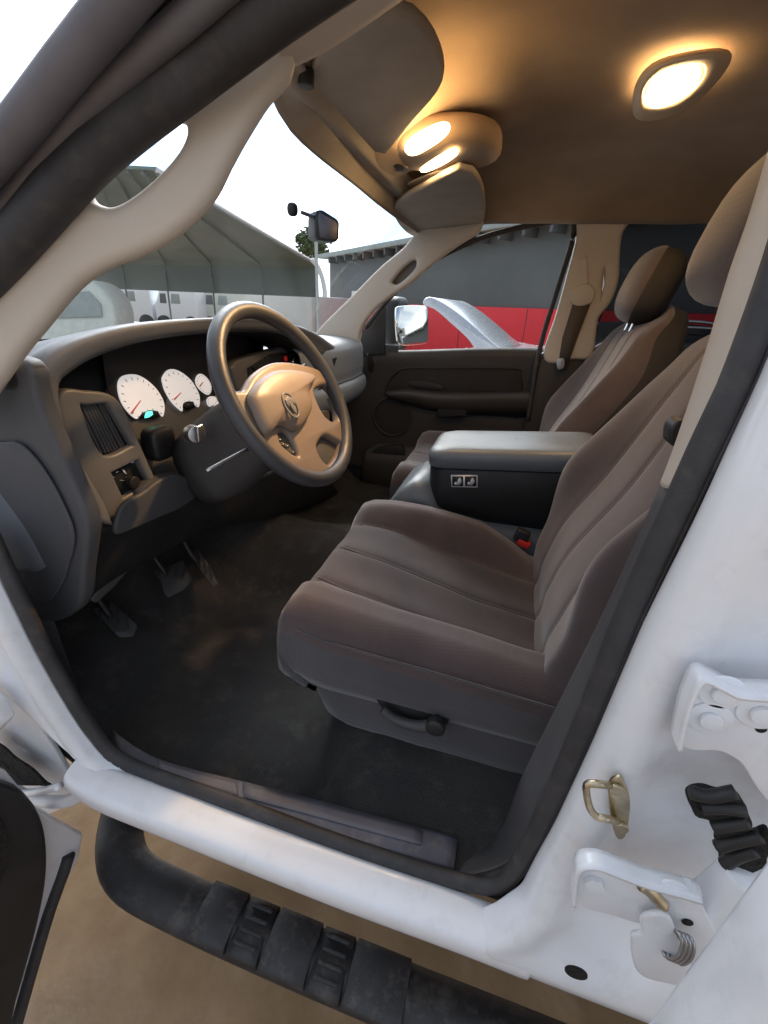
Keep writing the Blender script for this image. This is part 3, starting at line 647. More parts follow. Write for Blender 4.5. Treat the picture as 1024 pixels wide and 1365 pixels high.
pedal('brake_pedal', [(200, 768), (222, 758), (247, 745), (255, 762), (240, 776), (215, 790), (212, 778)], .72, (-1.0, .42, 1.0))
pedal('accelerator_pedal', [(250, 740), (262, 735), (276, 748), (288, 765), (280, 772), (266, 760)], .72, (-1.0, .55, 1.0))

# ---- seats
def seat(name, cy, label):
    s = empty(name, (-.15, cy, .60), T); s['label'] = label
    # cushion
    prof = [(-.355, 0), (-.375, .02), (-.405, .12), (-.428, .34), (-.440, .58), (-.438, .78), (-.425, .92), (-.398, .99), (-.36, 1.0)] + [(-.36 + .50 * i / 26, 1.0) for i in range(1, 27)]
    prof = [(a, b) for a, b in prof]
    rows = []
    yl = [(-.235, 0), (-.268, .02), (-.276, .16), (-.279, .4), (-.277, .62), (-.268, .80), (-.252, .93), (-.232, .99)] + [(-.225 + .45 * i / 74, 1) for i in range(75)] + [(.232, .99), (.252, .93), (.268, .80), (.277, .62), (.279, .4), (.276, .16), (.268, .02), (.235, 0)]
    def top(x, y):
        t = (x + .41) / .45
        co = lerpn([(-.41, .892), (-.29, .882), (0, .850), (.15, .842)], x); ci = lerpn([(-.41, .905), (-.25, .906), (-.10, .882), (-.03, .842), (.03, .80), (.1, .79)], x)
        ins = lerpn([(-.43, .872), (-.30, .852), (-.10, .800), (.05, .778), (.15, .772)], x)
        ins += .004 * math.cos((y) * math.pi / .07 * .5) ** 2 if abs(y) < .14 else 0
        a = sm(-.13, -.19, y); b = sm(.13, .205, y)
        z = ins - .0035 + (co - ins) * a + (ci - ins) * b
        for gy, dd in ((-.138, .005), (0.0, .004), (.142, .005)):
            z -= dd * math.exp(-((y - gy) / .006) ** 2) * sm(-.44, -.40, x)
            z -= dd * .35 * math.exp(-((y - gy) / .022) ** 2)
        z += .003 * noise.noise(Vector((x * 9, y * 9, cy)))
        return z
    for (x, f) in prof:
        row = []
        sq = 1 - .07 * (1 - sm(-.44, -.33, x))
        for (y, g_) in yl:
            zt = top(x, max(-.225, min(.225, y))); zb = .712
            fx = min(f, g_) if f < 1 or g_ < 1 else 1
            fr2 = 1 - math.sqrt((1 - f) ** 2 + (1 - g_) ** 2) if f < 1 and g_ < 1 else fx
            row.append(Vector((x, cy + y * sq, zb + max(0, fr2) * (zt - zb))))
        rows.append(row)
    cu = gridmesh('seat_cushion', rows, 'seat_velour', s)
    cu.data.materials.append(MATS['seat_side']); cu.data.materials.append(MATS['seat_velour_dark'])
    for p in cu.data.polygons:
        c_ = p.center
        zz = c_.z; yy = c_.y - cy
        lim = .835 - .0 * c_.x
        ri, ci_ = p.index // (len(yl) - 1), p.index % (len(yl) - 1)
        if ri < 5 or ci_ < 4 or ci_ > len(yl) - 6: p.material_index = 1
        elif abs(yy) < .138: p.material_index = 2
    gridmesh('seat_base', [[Vector((x, cy + y, .718)) for y in (-.25, 0, .25)] for x in (-.355, 0, .15)], 'seat_side', s, .004, 0)
    # seams
    sm_ = []
    for gy in (-.138, 0, .142):
        sm_.append(tube(None, [Vector((x, cy + gy * (1 - .07 * (1 - sm(-.44, -.33, x))), top(x, gy) + .001)) for x in [-.41 + .5 * i / 20 for i in range(21)]], .0017, None, n=50, seg=6))
    pipe = [Vector((-.395, cy - .262, .838)), Vector((-.30, cy - .2745, .836)), Vector((-.15, cy - .279, .832)), Vector((0, cy - .279, .822)), Vector((.1, cy - .278, .815))]
    sm_.append(tube(None, pipe, .0022, None, n=40, seg=6))
    merge('seam', sm_, 'seat_side', s)
    # skirt
    sk = []
    for t in range(40):
        pass
    def rrect(x0, x1, y0, y1, r, n=10):
        out = []
        for (cx_, cy_, a_) in ((x1 - r, y1 - r, 0), (x0 + r, y1 - r, 90), (x0 + r, y0 + r, 180), (x1 - r, y0 + r, 270)):
            for i in range(n): A = math.radians(a_ + 90 * i / (n - 1)); out.append((cx_ + r * math.cos(A), cy_ + r * math.sin(A)))
        return out
    rows = []
    for z, g_ in ((.79, -.02), (.735, .0), (.718, .004), (.70, .006), (.66, .004), (.62, -.004), (.595, -.018), (.575, -.035)):
        rows.append([Vector((x, cy + y, z + (.012 * sm(-.1, -.38, x) if z < .69 else 0))) for x, y in rrect(-.378 - g_, .16, -.262 - g_, .262 + g_, .07)])
    gridmesh('skirt', rows, 'seat_side', s, cv=True)
    # backrest
    hgt = .69; th = math.radians(19.5)
    org = Vector((.046, cy, .79)); upv = Vector((math.sin(th), 0, math.cos(th))); fw = Vector((-math.cos(th), 0, math.sin(th)))
    def hw_(v): return lerpn([(0, .262), (.10, .272), (.25, .275), (.38, .270), (.48, .255), (.56, .228), (.62, .19), (.66, .135), (.68, .08)], v)
    vs = [-.02 + .70 * i / 60 for i in range(61)]; us = [i / 70 * 2 - 1 for i in range(71)]
    def dep(v, u):
        b = .058 * (.15 + .85 * sm(.10, .30, v)) * sm(.46, .84, abs(u)) * (1 - sm(.22, .60, v)) + .012
        d = b - .05 * sm(.55, .66, v) ** 1.5 - .01 * (1 - sm(.0, .06, v))
        d += .018 * math.exp(-((v - .17) / .12) ** 2)
        for gu in (-.52, 0.0, .50):
            gg = gu * (1 - .1 * v)
            d -= .0045 * math.exp(-((u - gg) / .022) ** 2) + .0015 * math.exp(-((u - gg) / .09) ** 2)
        d -= 1.2 * max(0, abs(u) - .86) ** 1.6 * (1 - .9 * sm(.45, .64, v))
        d += .0025 * noise.noise(Vector((v * 8, u * 3, cy * 3)))
        return d
    rows = []
    for v in vs:
        row = []
        h = hw_(max(v, 0))
        for u in us: row.append(org + upv * v + Vector((0, h * u, 0)) + fw * dep(v, u))
        # wrap round the side to the back
        for k in range(1, 8):
            A = math.pi * k / 8; row.append(org + upv * v + Vector((0, h * (1 + .035 * math.sin(A)), 0)) + fw * (dep(v, 1) * (1 - k / 8) - .11 * (k / 8) * (1 - .2 * sm(.48, .66, v))))
        for k in range(9): row.append(org + upv * v + Vector((0, h * (1 - k / 4), 0)) + fw * (-.12 * (1 - .2 * sm(.48, .66, v))))
        for k in range(7, 0, -1):
            A = math.pi * k / 8; row.append(org + upv * v + Vector((0, -h * (1 + .035 * math.sin(A)), 0)) + fw * (dep(v, -1) * (1 - k / 8) - .11 * (k / 8) * (1 - .2 * sm(.48, .66, v))))
        rows.append(row)
    last = rows[-1]; cce = sum(last, Vector()) / len(last) + upv * .004
    rows.append([cce.lerp(p, .5) for p in last]); rows.append([cce for p in last])
    bk = gridmesh('backrest', rows, 'seat_velour', s, cv=True)
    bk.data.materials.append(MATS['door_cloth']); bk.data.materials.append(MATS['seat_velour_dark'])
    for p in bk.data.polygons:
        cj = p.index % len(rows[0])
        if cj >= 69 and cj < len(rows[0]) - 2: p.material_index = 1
    sm_ = []
    for gu in (-.52, 0, .50):
        sm_.append(tube(None, [org + upv * v + Vector((0, hw_(v) * gu * (1 - .1 * v), 0)) + fw * (dep(v, gu * (1 - .1 * v)) + .0005) for v in [.02 + .58 * i / 20 for i in range(21)]], .0016, None, n=50, seg=6))
    merge('seam', sm_, 'seat_side', s)
    # headrest
    hc = Vector((.262, cy, 1.462)) if cy > 1 else Vector((.222, cy, 1.495))
    hrs = blob('headrest', hc, (.064, .15, .105), 'seat_velour', s, rot=Matrix.Rotation(math.radians(16), 3, 'Y'), e=2.7)
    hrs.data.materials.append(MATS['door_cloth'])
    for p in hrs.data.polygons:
        if p.index % 28 in range(0, 9) or p.index % 28 >= 19: p.material_index = 1  # rear and side faces in darker cloth: shade put into the colour
    for dy in (-.035, .035): tube('headrest_post', [Vector((.235, cy + dy, 1.33)), Vector((.252, cy + dy, 1.42))], .005, 'chrome', s)
    return s
ds = seat('driver_seat', .46, 'brown and grey cloth seat behind the steering wheel')
ps = seat('passenger_seat', 1.27, 'brown and grey cloth front seat beside the far door')
# recline lever with its recess
lp = PS([(506, 940), (520, 946), (545, 950), (568, 944), (584, 942), (596, 950), (596, 964), (588, 974), (574, 978), (566, 970), (540, 966), (520, 958)], y=.178)
rc = prism('lever_recess', cr([p + Vector((0, .004, .0)) for p in PS([(500, 934), (520, 938), (550, 944), (575, 935), (592, 940), (600, 955), (594, 970), (575, 976), (545, 968), (520, 958)], y=.182)], 40, True), (0, .02, 0), 'black_plastic', ds, .002)
tube('recline_lever', PS([(510, 946), (522, 956), (540, 964), (560, 968), (578, 966), (583, 960)], y=.170), lambda t: .0075 + .004 * t, 'dark_grey_plastic', ds, n=30, seg=14)
cyl('lever_pivot', P(582, 962, y=.176), (0, -1, 0), .017, .018, 'black_plastic', ds, bev=.004)
# belt guide / adjuster disc at the shoulder
prism('shoulder_knob', cr(PS([(893, 590), (896, 570), (908, 560), (916, 566), (912, 585), (902, 596)], y=.18), 24, True), (.0, .03, 0), 'black_plastic', ds, .005)
# buckle
bk = rbox('seat_belt_buckle', P(696, 714, y=.720), (.036, .024, .034), 'black_plastic', T, .005, rot=Matrix.Rotation(.3, 3, 'Y'))
rbox('release_button', P(698, 724, y=.714), (.034, .018, .018), 'red_button', bk, .004, rot=Matrix.Rotation(.3, 3, 'Y'))
tube('buckle_stalk', [P(697, 717, y=.765), Vector((.03, .77, .72))], .012, 'black_plastic', bk, flat=.5)
# centre seat and fold-down console
ce = empty('centre_console', (-.1, .865, .7), T)
rows = []
for x, zt in ((-.352, .60), (-.372, .70), (-.385, .80), (-.378, .86), (-.35, .905), (-.31, .935), (-.27, .935), (-.235, .87), (-.1, .84), (.08, .84)):
    rows.append([Vector((x, y, .58 + (zt - .58) * g_)) for y, g_ in ((.742, 0), (.742, .4), (.745, .85), (.755, .96), (.775, 1), (.865, 1.0), (.955, 1), (.975, .96), (.985, .85), (.988, .4), (.988, 0))])
gridmesh('centre_cushion', rows, 'seat_side', ce); ce.children[0].data.materials[0] = MATS['console_vinyl']
slope = .10
def rr(x0, x1, y0, y1, r, z, n=8):
    out = []
    for (a_, b_, c_) in ((x1 - .02, y1 - .02, 0), (x0 + r, y1 - r, 90), (x0 + r, y0 + r, 180), (x1 - .02, y0 + .02, 270)):
        q = r if c_ in (90, 180) else .02
        for i in range(n): A = math.radians(c_ + 90 * i / (n - 1)); x = a_ + q * math.cos(A); out.append(Vector((x, b_ + q * math.sin(A), z + slope * (x + .27))))
    return out
def stack(name, lv, m, x0=-.275, x1=.16, y0=.755, y1=.99, r=.045):
    rows = [rr(x0 + i, x1 - i, y0 + i, y1 - i, r, z) for z, i in lv]
    c_ = sum(rows[-1], Vector()) / len(rows[-1]); rows.append([c_.lerp(p, .02) for p in rows[-1]])
    c_ = sum(rows[0], Vector()) / len(rows[0]); rows.insert(0, [c_.lerp(p, .02) for p in rows[0]])
    return gridmesh(name, rows, m, ce, cv=True)
stack('lid', [(.982, .004), (.984, 0), (1.010, -.004), (1.024, -.001), (1.032, .006), (1.036, .018), (1.039, .05)], 'console_vinyl')
stack('storage_box', [(.80, .03), (.85, .014), (.91, .006), (.975, .003), (.981, .006)], 'black_plastic')
q = PS([(601, 633), (637, 633), (637, 650), (602, 649)], y=.754)
st = prism('warning_label', q, (0, -.0012, 0), 'sticker_white', ce, 0)
for (u0, u1) in ((603, 617.5), (620, 635)):
    prism('pictogram', PS([(u0, 635), (u1, 635), (u1, 648), (u0, 647.5)], y=.7524), (0, -.0006, 0), 'ink_dark', st, 0)
    m_ = (u0 + u1) / 2
    prism('pictogram_figure', PS([(m_ - 5, 645), (m_ - 3, 642), (m_ - 1, 643), (m_ + 1, 638), (m_ + 3, 636.5), (m_ + 4.5, 638.5), (m_ + 5.5, 643), (m_ + 2, 646.5), (m_ - 3, 646.5)], y=.7516), (0, -.0005, 0), 'sticker_white', st, 0)

# ---- passenger side: door, pillar, window
PD = empty('passenger_door', (-.4, 1.68, .9), T)
yd = 1.66
def D2(u, v, y=yd): return P(u, v, y=y)
pan = PS([(440, 466), (500, 473), (600, 472), (715, 468), (742, 470), (715, 560), (705, 640), (480, 660), (440, 600)], y=yd)
pz = lambda x: 1.185 + .055 * sm(-.8, .05, x)
rows = []
for i in range(50):
    x = -.95 + 1.07 * i / 49; row = []
    for z, y in ((pz(x) + .004, 1.70), (pz(x) + .006, 1.672), (pz(x) - .006, 1.662), (pz(x) - .04, 1.66), (1.10, 1.665), (1.0, 1.665), (.92, 1.66), (.80, 1.66), (.62, 1.66)): row.append(Vector((x, y, z)))
    rows.append([*cr(row, 30)])
gridmesh('door_panel', rows, 'door_trim', PD, .004, 0)
def zz(pts, y=yd): return PS([(480 + a * .2539, 380 + b * .2539) for a, b in pts], y=y)
ins = prism('door_insert', cr(zz([(150, 530), (180, 480), (235, 443), (400, 440), (800, 443), (835, 470), (838, 560), (600, 570), (380, 575), (220, 560), (165, 548)], 1.655), 80, True), (0, .01, 0), 'door_cloth', PD, .004)
tube('insert_piping', zz([(135, 560), (150, 510), (185, 465), (235, 438), (400, 436), (800, 438), (838, 465), (842, 560), (820, 700)], 1.655), .004, 'black_plastic', PD, n=90, seg=8)
surf('armrest', [zz([(130, 560), (250, 545), (400, 560), (600, 563), (840, 560), (900, 560)], 1.655), zz([(140, 570), (250, 568), (400, 585), (600, 585), (840, 580), (900, 580)], 1.60), zz([(150, 590), (260, 610), (400, 640), (600, 650), (840, 650), (900, 650)], 1.61), zz([(200, 600), (300, 640), (450, 670), (600, 680), (840, 690), (900, 690)], 1.66)], 'door_trim', PD, n=50, k=24, thick=.006)
prism('door_handle', cr(zz([(250, 512), (330, 505), (420, 525), (430, 545), (380, 548), (280, 535)], 1.648), 30, True), (0, .006, 0), 'black_plastic', PD, .002)
prism('pull_strap', zz([(415, 580), (560, 590), (560, 690), (400, 700)], 1.612), (0, .03, 0), 'black_plastic', PD, .006)
spc = zz([(170, 690)], 1.652)[0]
cyl('speaker_grille', spc + Vector((0, .004, 0)), (0, -1, 0), .085, .010, 'door_cloth', PD, bev=.004, k=40)
tube('speaker_ring', [spc + Vector((.090 * math.cos(i * .3927), -.004, .090 * math.sin(i * .3927))) for i in range(16)], .005, 'door_trim', PD, closed=True, n=48, up=(0, 1, 0))
surf('map_pocket', [zz([(30, 860), (100, 830), (230, 840), (400, 850)], 1.655), zz([(20, 900), (100, 920), (210, 930), (400, 940)], 1.60), zz([(10, 1000), (100, 1040), (210, 1050), (400, 1060)], 1.61), zz([(20, 1040), (100, 1100), (210, 1100), (400, 1110)], 1.65)], 'door_trim', PD, n=30, k=20, thick=.006)
prism('pocket_recess', cr(zz([(60, 880), (110, 850), (215, 850), (225, 915), (80, 915)], 1.612), 30, True), (0, .03, 0), 'black_plastic', PD, .004)
# glass and frames
win = PS([(480, 470), (485, 440), (515, 402), (545, 372), (580, 346), (640, 318), (700, 302), (766, 292), (768, 312), (718, 467)], y=1.655)
wo = mesh('window_glass', win, [tuple(range(len(win)))], 'glass_clear', PD)
tube('window_seal', PS([(487, 437), (515, 402), (545, 372), (580, 346), (640, 318), (700, 302), (757, 293), (765, 300), (762, 325), (742, 390), (720, 465), (704, 560)], y=1.60), .010, 'seal_rubber', PD, n=90)
prism('sail_panel', PS([(476, 474), (483, 440), (500, 420), (514, 405), (513, 472)], y=1.645), (0, .012, 0), 'black_plastic', PD, .003)
# outer door mirror
mo = empty('door_mirror', (-.7, 2.0, 1.25), PD)
rb = blob('mirror_housing', P(543, 436, y=2.0) + Vector((-.075, .06, 0)), (.05, .13, .14), 'black_plastic', mo, e=4)
gp = cr(PS([(528, 414), (534, 408), (562, 407), (570, 412), (571, 450), (566, 458), (538, 460), (530, 454)], y=1.98), 50, True)
mn = Vector((1.17, -.87, .28)).normalized()
gp = cr([PP(u, v, P(550, 434, y=1.95), mn) for u, v in [(528, 414), (534, 408), (562, 407), (570, 412), (571, 450), (566, 458), (538, 460), (530, 454)]], 50, True)
prism('mirror_glass', gp, mn * -.01, 'mirror_silver', mo, .002)
tube('mirror_arm', [P(528, 466, y=1.92), P(505, 468, y=1.74)], .03, 'black_plastic', mo)
# pillars of the passenger side
def AP(u, v): return P(u, v, y=1.52)
pil = plate('pillar_trim', (0, 1.53, 0), (1, 0, 0), (0, 0, 1), cr(PS([(418, 462), (430, 440), (470, 400), (510, 360), (540, 335), (566, 308), (600, 306), (640, 302), (600, 330), (572, 352), (545, 375), (520, 392), (500, 408), (484, 428), (476, 450), (478, 470), (440, 480)], y=1.53), 120, True),
            [cr(PS([(519, 377), (528, 384), (540, 378), (556, 362), (560, 350), (556, 342), (545, 346), (530, 360)], y=1.53), 40, True)], .03, .012, 'tan_trim', T); pil['label'] = 'beige windscreen pillar trim with grab recess, passenger side'
prism('pillar_trim', PS([(515, 380), (530, 390), (565, 360), (565, 338), (540, 344)], y=1.548), (0, .02, 0), 'tan_bezel', T, .004)
bp = plate('pillar_trim', (0, 1.61, 0), (1, 0, 0), (0, 0, 1), cr(PS([(774, 284), (800, 280), (838, 284), (824, 310), (820, 340), (818, 375), (808, 402), (792, 425), (785, 470), (765, 474), (730, 476), (746, 420), (760, 370), (773, 320)], y=1.61), 110, True),
           [cr(PS([(806, 353), (810, 358), (811, 375), (807, 392), (800, 405), (797, 400), (797, 380), (800, 362)], y=1.61), 30, True)], .05, .014, 'tan_trim', T); bp['label'] = 'beige centre pillar trim with belt anchor, passenger side'
prism('pillar_lower_trim', PS([(722, 470), (780, 468), (775, 520), (760, 620), (690, 620), (705, 540)], y=1.60), (0, .04, 0), 'door_trim', T, .01)
gb = empty('seat_belt', P(772, 395, y=1.57), T)
prism('belt_guide', cr(PS([(760, 388), (780, 378), (793, 386), (790, 402), (775, 408), (762, 404)], y=1.572), 24, True), (0, .02, 0), 'tan_trim', gb, .005)
prism('belt_guide_slide', PS([(774, 345), (782, 340), (785, 380), (775, 382)], y=1.578), (0, .01, 0), 'tan_trim', gb, .003)
prism('webbing', PS([(764, 404), (787, 406), (770, 450), (756, 490), (744, 488), (750, 450)], y=1.575), (0, .003, 0), 'belt_web', gb, 0)
prism('latch_plate', cr(PS([(742, 480), (752, 478), (752, 490), (744, 492)], y=1.56), 16, True), (0, .004, 0), 'steel', gb, .001)
surf('side_rail_trim', [PS([(560, 316), (640, 298), (766, 276), (860, 262), (990, 250)], y=1.60), PS([(556, 306), (640, 285), (766, 262), (860, 248), (990, 240)], y=1.57), PS([(600, 290), (660, 262), (766, 240), (860, 230), (990, 225)], y=1.54)], 'headliner', T, n=40, k=12, thick=.01)
# rear passenger door: tinted glass, trim
rg = PS([(822, 296), (900, 278), (985, 262), (1010, 262), (1000, 470), (790, 472), (800, 420), (822, 350)], y=1.66)
rd = empty('rear_passenger_door', (.6, 1.68, .9), T)
mesh('window_glass', rg, [tuple(range(len(rg)))], 'glass_tint', rd)
tube('window_seal', PS([(785, 475), (797, 425), (812, 385), (820, 340), (822, 300), (850, 285), (920, 270), (1000, 258)], y=1.65), .011, 'seal_rubber', rd, n=60)
gridmesh('door_panel', [[Vector((x, 1.665, z)) for z in (.6, .9, 1.245)] for x in (.13, .6, 1.18)], 'door_trim', rd, .02, 0)
rbox('coat_hook', P(941, 322, y=1.60), (.03, .04, .045), 'black_plastic', rd, .01)

# ---- exterior things on the pillar: striker, hinges, plug
sk = empty('door_striker', P(805, 1070, y=-.01), T)
def q(pts, y): return PS([(724 + a * .3774, 850 + b * .3774) for a, b in pts], y=y)
prism('striker_plate', cr(q([(232, 500), (268, 478), (285, 500), (305, 560), (300, 640), (285, 695), (258, 695), (240, 640), (230, 560)], -.030), 40, True), (0, -.004, 0), 'brass_steel', sk, .001)
a = q([(240, 518), (160, 515), (152, 540), (165, 600), (190, 635), (262, 640)], -.048); a[0].y = -.024; a[-1].y = -.024
tube('striker_loop', [q([(238, 522)], -.034)[0], *q([(205, 518), (160, 517), (153, 540), (165, 600), (190, 632), (225, 640)], -.05), q([(262, 648)], -.034)[0]], .0036, 'brass_steel', sk, n=60)
for pt in ((258, 530), (275, 665)): cyl('bolt', q([pt], -.034)[0], (0, -1, 0), .007, .004, 'brass_steel', sk, bev=.001)
# upper hinge
uh = empty('door_hinge', P(950, 950, y=-.02), T); uh['label'] = 'upper white bolted hinge bracket of the rear door'
prism('bracket', cr(q([(530, 92), (560, 100), (660, 145), (900, 165), (1100, 200), (1100, 700), (860, 620), (790, 560), (740, 500), (690, 420), (640, 385), (600, 372), (520, 372), (470, 345), (455, 300), (475, 220)], -.034), 110, True), (0, -.008, 0), 'white_paint', uh, .0014)
def lip(pts, y0, y1, par):
    a_ = q(pts, y0); b_ = [Vector((p.x, y1, p.z + .001)) for p in a_]; surf('bracket_flange', [a_, b_], 'white_paint', par, n=60, k=4, thick=.0035)
lip([(455, 330), (462, 290), (478, 215), (495, 160), (532, 93), (600, 118), (660, 145), (800, 155), (1000, 180)], -.034, -.056, uh)
for pt in ((632, 190), (588, 282), (768, 262)):
    c0 = q([pt], -.042)[0]; cyl('washer', c0, (0, -1, 0), .017, .002, 'white_paint', uh, bev=.001, k=28); cyl('bolt', c0 + Vector((0, -.002, 0)), (0, -1, 0), .0085, .0045, 'white_paint', uh, bev=.0012, k=20)
cyl('hole', q([(770, 322)], -.0422)[0], (0, -1, 0), .004, .0006, 'dirt_hole_dark', uh, bev=0)
# lower hinge with check spring
lh = empty('door_hinge', P(830, 1200, y=-.03), T); lh['label'] = 'lower white hinge of the rear door with check spring'
prism('bracket', cr(q([(120, 760), (180, 748), (340, 805), (430, 830), (540, 858), (560, 930), (610, 1040), (600, 1130), (560, 1160), (480, 1080), (440, 960), (350, 980), (240, 950), (130, 915), (103, 850)], -.065), 110, True), (0, -.008, 0), 'white_paint', lh, .0014)
prism('check_plate', cr(q([(345, 965), (435, 960), (480, 1060), (520, 1150), (500, 1200), (440, 1200), (330, 1160), (305, 1040), (340, 1020)], -.078), 70, True), (0, -.006, 0), 'white_paint', lh, .003)
lip([(104, 880), (106, 830), (122, 760), (180, 748), (260, 775), (350, 808), (440, 832), (538, 858)], -.065, -.084, lh)
for k in range(4):
    o = q([(455 + k * 14, 1085 + k * 6)], -.086)[0]
    tube('spring_coil', [o + Vector((.004 * math.cos(t), -.006 * math.cos(t), .022 * math.sin(t))) for t in [i * .5236 for i in range(12)]], .0016, 'steel', lh, closed=True, n=28, seg=6, up=(1, 0, 0))
tube('check_link', q([(345, 870), (375, 890), (400, 920), (425, 945)], -.075), .006, 'brass_steel', lh)
cyl('bolt', q([(180, 860)], -.073)[0], (0, -1, 0), .010, .006, 'white_paint', lh, bev=.002, k=6); cyl('bolt', q([(455, 880)], -.073)[0], (0, -1, 0), .013, .003, 'white_paint', lh, bev=.001)
cyl('hole', q([(510, 1005)], -.0735)[0], (.0, -1, 0), .005, .0006, 'dirt_hole_dark', lh, bev=0)
# dirty wiring gaiter / opening in the jamb
gx = cr(q([(500, 535), (530, 515), (600, 516), (680, 530), (705, 560), (720, 620), (735, 670), (790, 655), (790, 720), (740, 800), (695, 862), (655, 845), (625, 800), (622, 735), (605, 690), (600, 650), (570, 615), (530, 600), (505, 570)], -.038), 90, True)
for p_ in gx: p_.x += .004 * noise.noise(p_ * 60); p_.z += .004 * noise.noise(p_ * 60 + Vector((5, 5, 5)))
o = prism('wiring_gaiter', gx, (0, -.010, 0), 'dirt_hole_dark', T, .004)
for k_, (a_, b_, c_) in enumerate((((520, 545), (590, 560), (680, 545)), ((560, 600), (640, 600), (715, 610)), ((600, 670), (660, 660), (725, 650)), ((615, 740), (680, 720), (770, 700)), ((640, 800), (690, 770), (750, 750)))):
    tube('gaiter_fold', q([a_, b_, c_], -.049), .006, 'black_plastic', o, n=16, seg=8, up=(0, 1, 0))
tube('lower_jamb_tube', q([(560, 960), (640, 900), (720, 830)], -.05), .02, 'white_paint', T)
cyl('drain_plug', P(768, 1296, y=-.0645) + Vector((0, .001, 0)), (0, -1, .12), .013, .003, 'dirt_hole_dark', T, bev=.001, ry=.010)

# rear door (open): outer skin forward-facing, at lower right
RD = empty('rear_door', (.22, -.1, .9), T); RD['label'] = 'open white rear door at the lower right'
e0 = P(1008, 1125, y=-.13); x0 = e0.x
rows = []
for i, (dy, dx) in enumerate(((-.005, .06), (-.0, .025), (-.004, .008), (-.014, .001), (-.035, 0.0), (-.15, .0), (-.35, .01), (-.7, .03), (-.95, .04))):
    rows.append([Vector((x0 + dx - .03 * sm(.9, .5, z) * 0, -.13 + dy, z)) for z in (.42, .5, .6, .7, .8, .9, 1.0, 1.1)])
gridmesh('door_skin', rows, 'white_paint', RD, .02, 1)
# front door (open): black trim with pocket at lower left
FD = empty('front_door', (-.8, -.2, .9), T); FD['label'] = 'open front door with black inner trim at the lower left'
fo = Vector((-.76, -.06, .6)); fn = Vector((.97, -.22, 0)).normalized()
def fd(pts, o=0): return [PP(u, v, fo + fn * o, fn) for u, v in pts]
prism('door_trim_panel', cr(fd([(-120, 1000), (0, 1045), (24, 1052), (45, 1072), (58, 1098), (64, 1135), (62, 1180), (50, 1240), (25, 1330), (0, 1400), (-120, 1500)]), 80, True), fn * -.03, 'black_plastic', FD, .012, seg=5)
prism('armrest_recess', cr(fd([(-60, 1050), (-5, 1085), (8, 1110), (10, 1140), (0, 1175), (-20, 1200), (-60, 1240)], .002), 40, True), fn * .004, 'dirt_hole_dark', FD, .002)
prism('door_inner_skin', fd([(-120, 980), (10, 1030), (50, 1078), (112, 1112), (106, 1145), (60, 1230), (20, 1365), (0, 1460), (-120, 1500)], -.032), fn * -.02, 'white_paint', FD, .006)
tube('door_weatherstrip', fd([(92, 1140), (84, 1165), (66, 1215), (48, 1275), (28, 1345), (10, 1410)], -.028), .011, 'seal_rubber', FD, n=50)
cpn = PS([(-90, 740), (-20, 830), (30, 930), (90, 1030), (118, 1064), (60, 1088), (0, 1075), (-90, 1060)], y=.0)
prism('cowl_side_panel', cpn, (0, .01, 0), 'white_paint', T, .003)
# front lower hinge area
def ql(pts, y): return PS([(a * .3769, 850 + b * .3769) for a, b in pts], y=y)
prism('jamb_hole', cr(ql([(-40, 360), (15, 380), (60, 420), (120, 460), (165, 505), (190, 520), (150, 518), (60, 512), (20, 470), (-40, 430)], -.026), 50, True), (0, -.004, 0), 'dirt_hole_dark', T, .001)
tube('fender_flange', ql([(-60, 500), (30, 525), (100, 565), (180, 580), (250, 575), (300, 545)], -.035), .011, 'white_paint', T, n=40)
tube('fender_flange', ql([(-60, 440), (10, 490), (60, 545), (140, 545), (210, 525)], -.045), .007, 'white_paint', T, n=40)
hl = prism('door_hinge', cr(ql([(-60, 180), (5, 195), (50, 255), (55, 275), (0, 325), (-60, 330)], -.04), 40, True), (0, -.02, 0), 'white_paint', T, .005); hl['label'] = 'white hinge of the front door at the left edge'

# ---- running board
RB = empty('running_board', (-.2, -.05, .34), T)
tube('step_tube', [(-.86, .20, .34), (-.79, .08, .32), (-.745, .015, .305), (-.68, -.022, .30), (-.56, -.032, .30), (-.3, -.034, .30), (.1, -.030, .30), (.6, -.03, .30)], .046, 'running_rubber', RB, n=90, seg=20, flat=.72)
def padq(x0, x1, m, rib):
    prof_ = [(-.046, .318), (-.043, .328), (-.034, .3335), (0, .3355), (.034, .3335), (.043, .328), (.046, .318)]
    dz = -.004 if rib else 0
    rows = [[Vector((x, -.034 + y * k, z + dz - (.006 if k < 1 else 0))) for y, z in prof_] for x, k in ((x0, .9), (x0 + .002, 1), ((x0 + x1) / 2, 1), (x1 - .002, 1), (x1, .9))]
    o = gridmesh('step_pad', rows, m, RB, .003, 0)
    if rib:
        for k in range(4):
            y = -.062 + k * .019
            rbox('rib', ((x0 + x1) / 2, y, .3335), (x1 - x0 - .016, .006, .007), 'step_pad', o, .0015)
    return o
padq(-.50, -.425, 'step_pad', False); padq(-.42, -.36, 'running_rubber', True); padq(-.355, -.27, 'step_pad', False); padq(-.265, -.205, 'running_rubber', True); padq(-.20, -.10, 'step_pad', False)

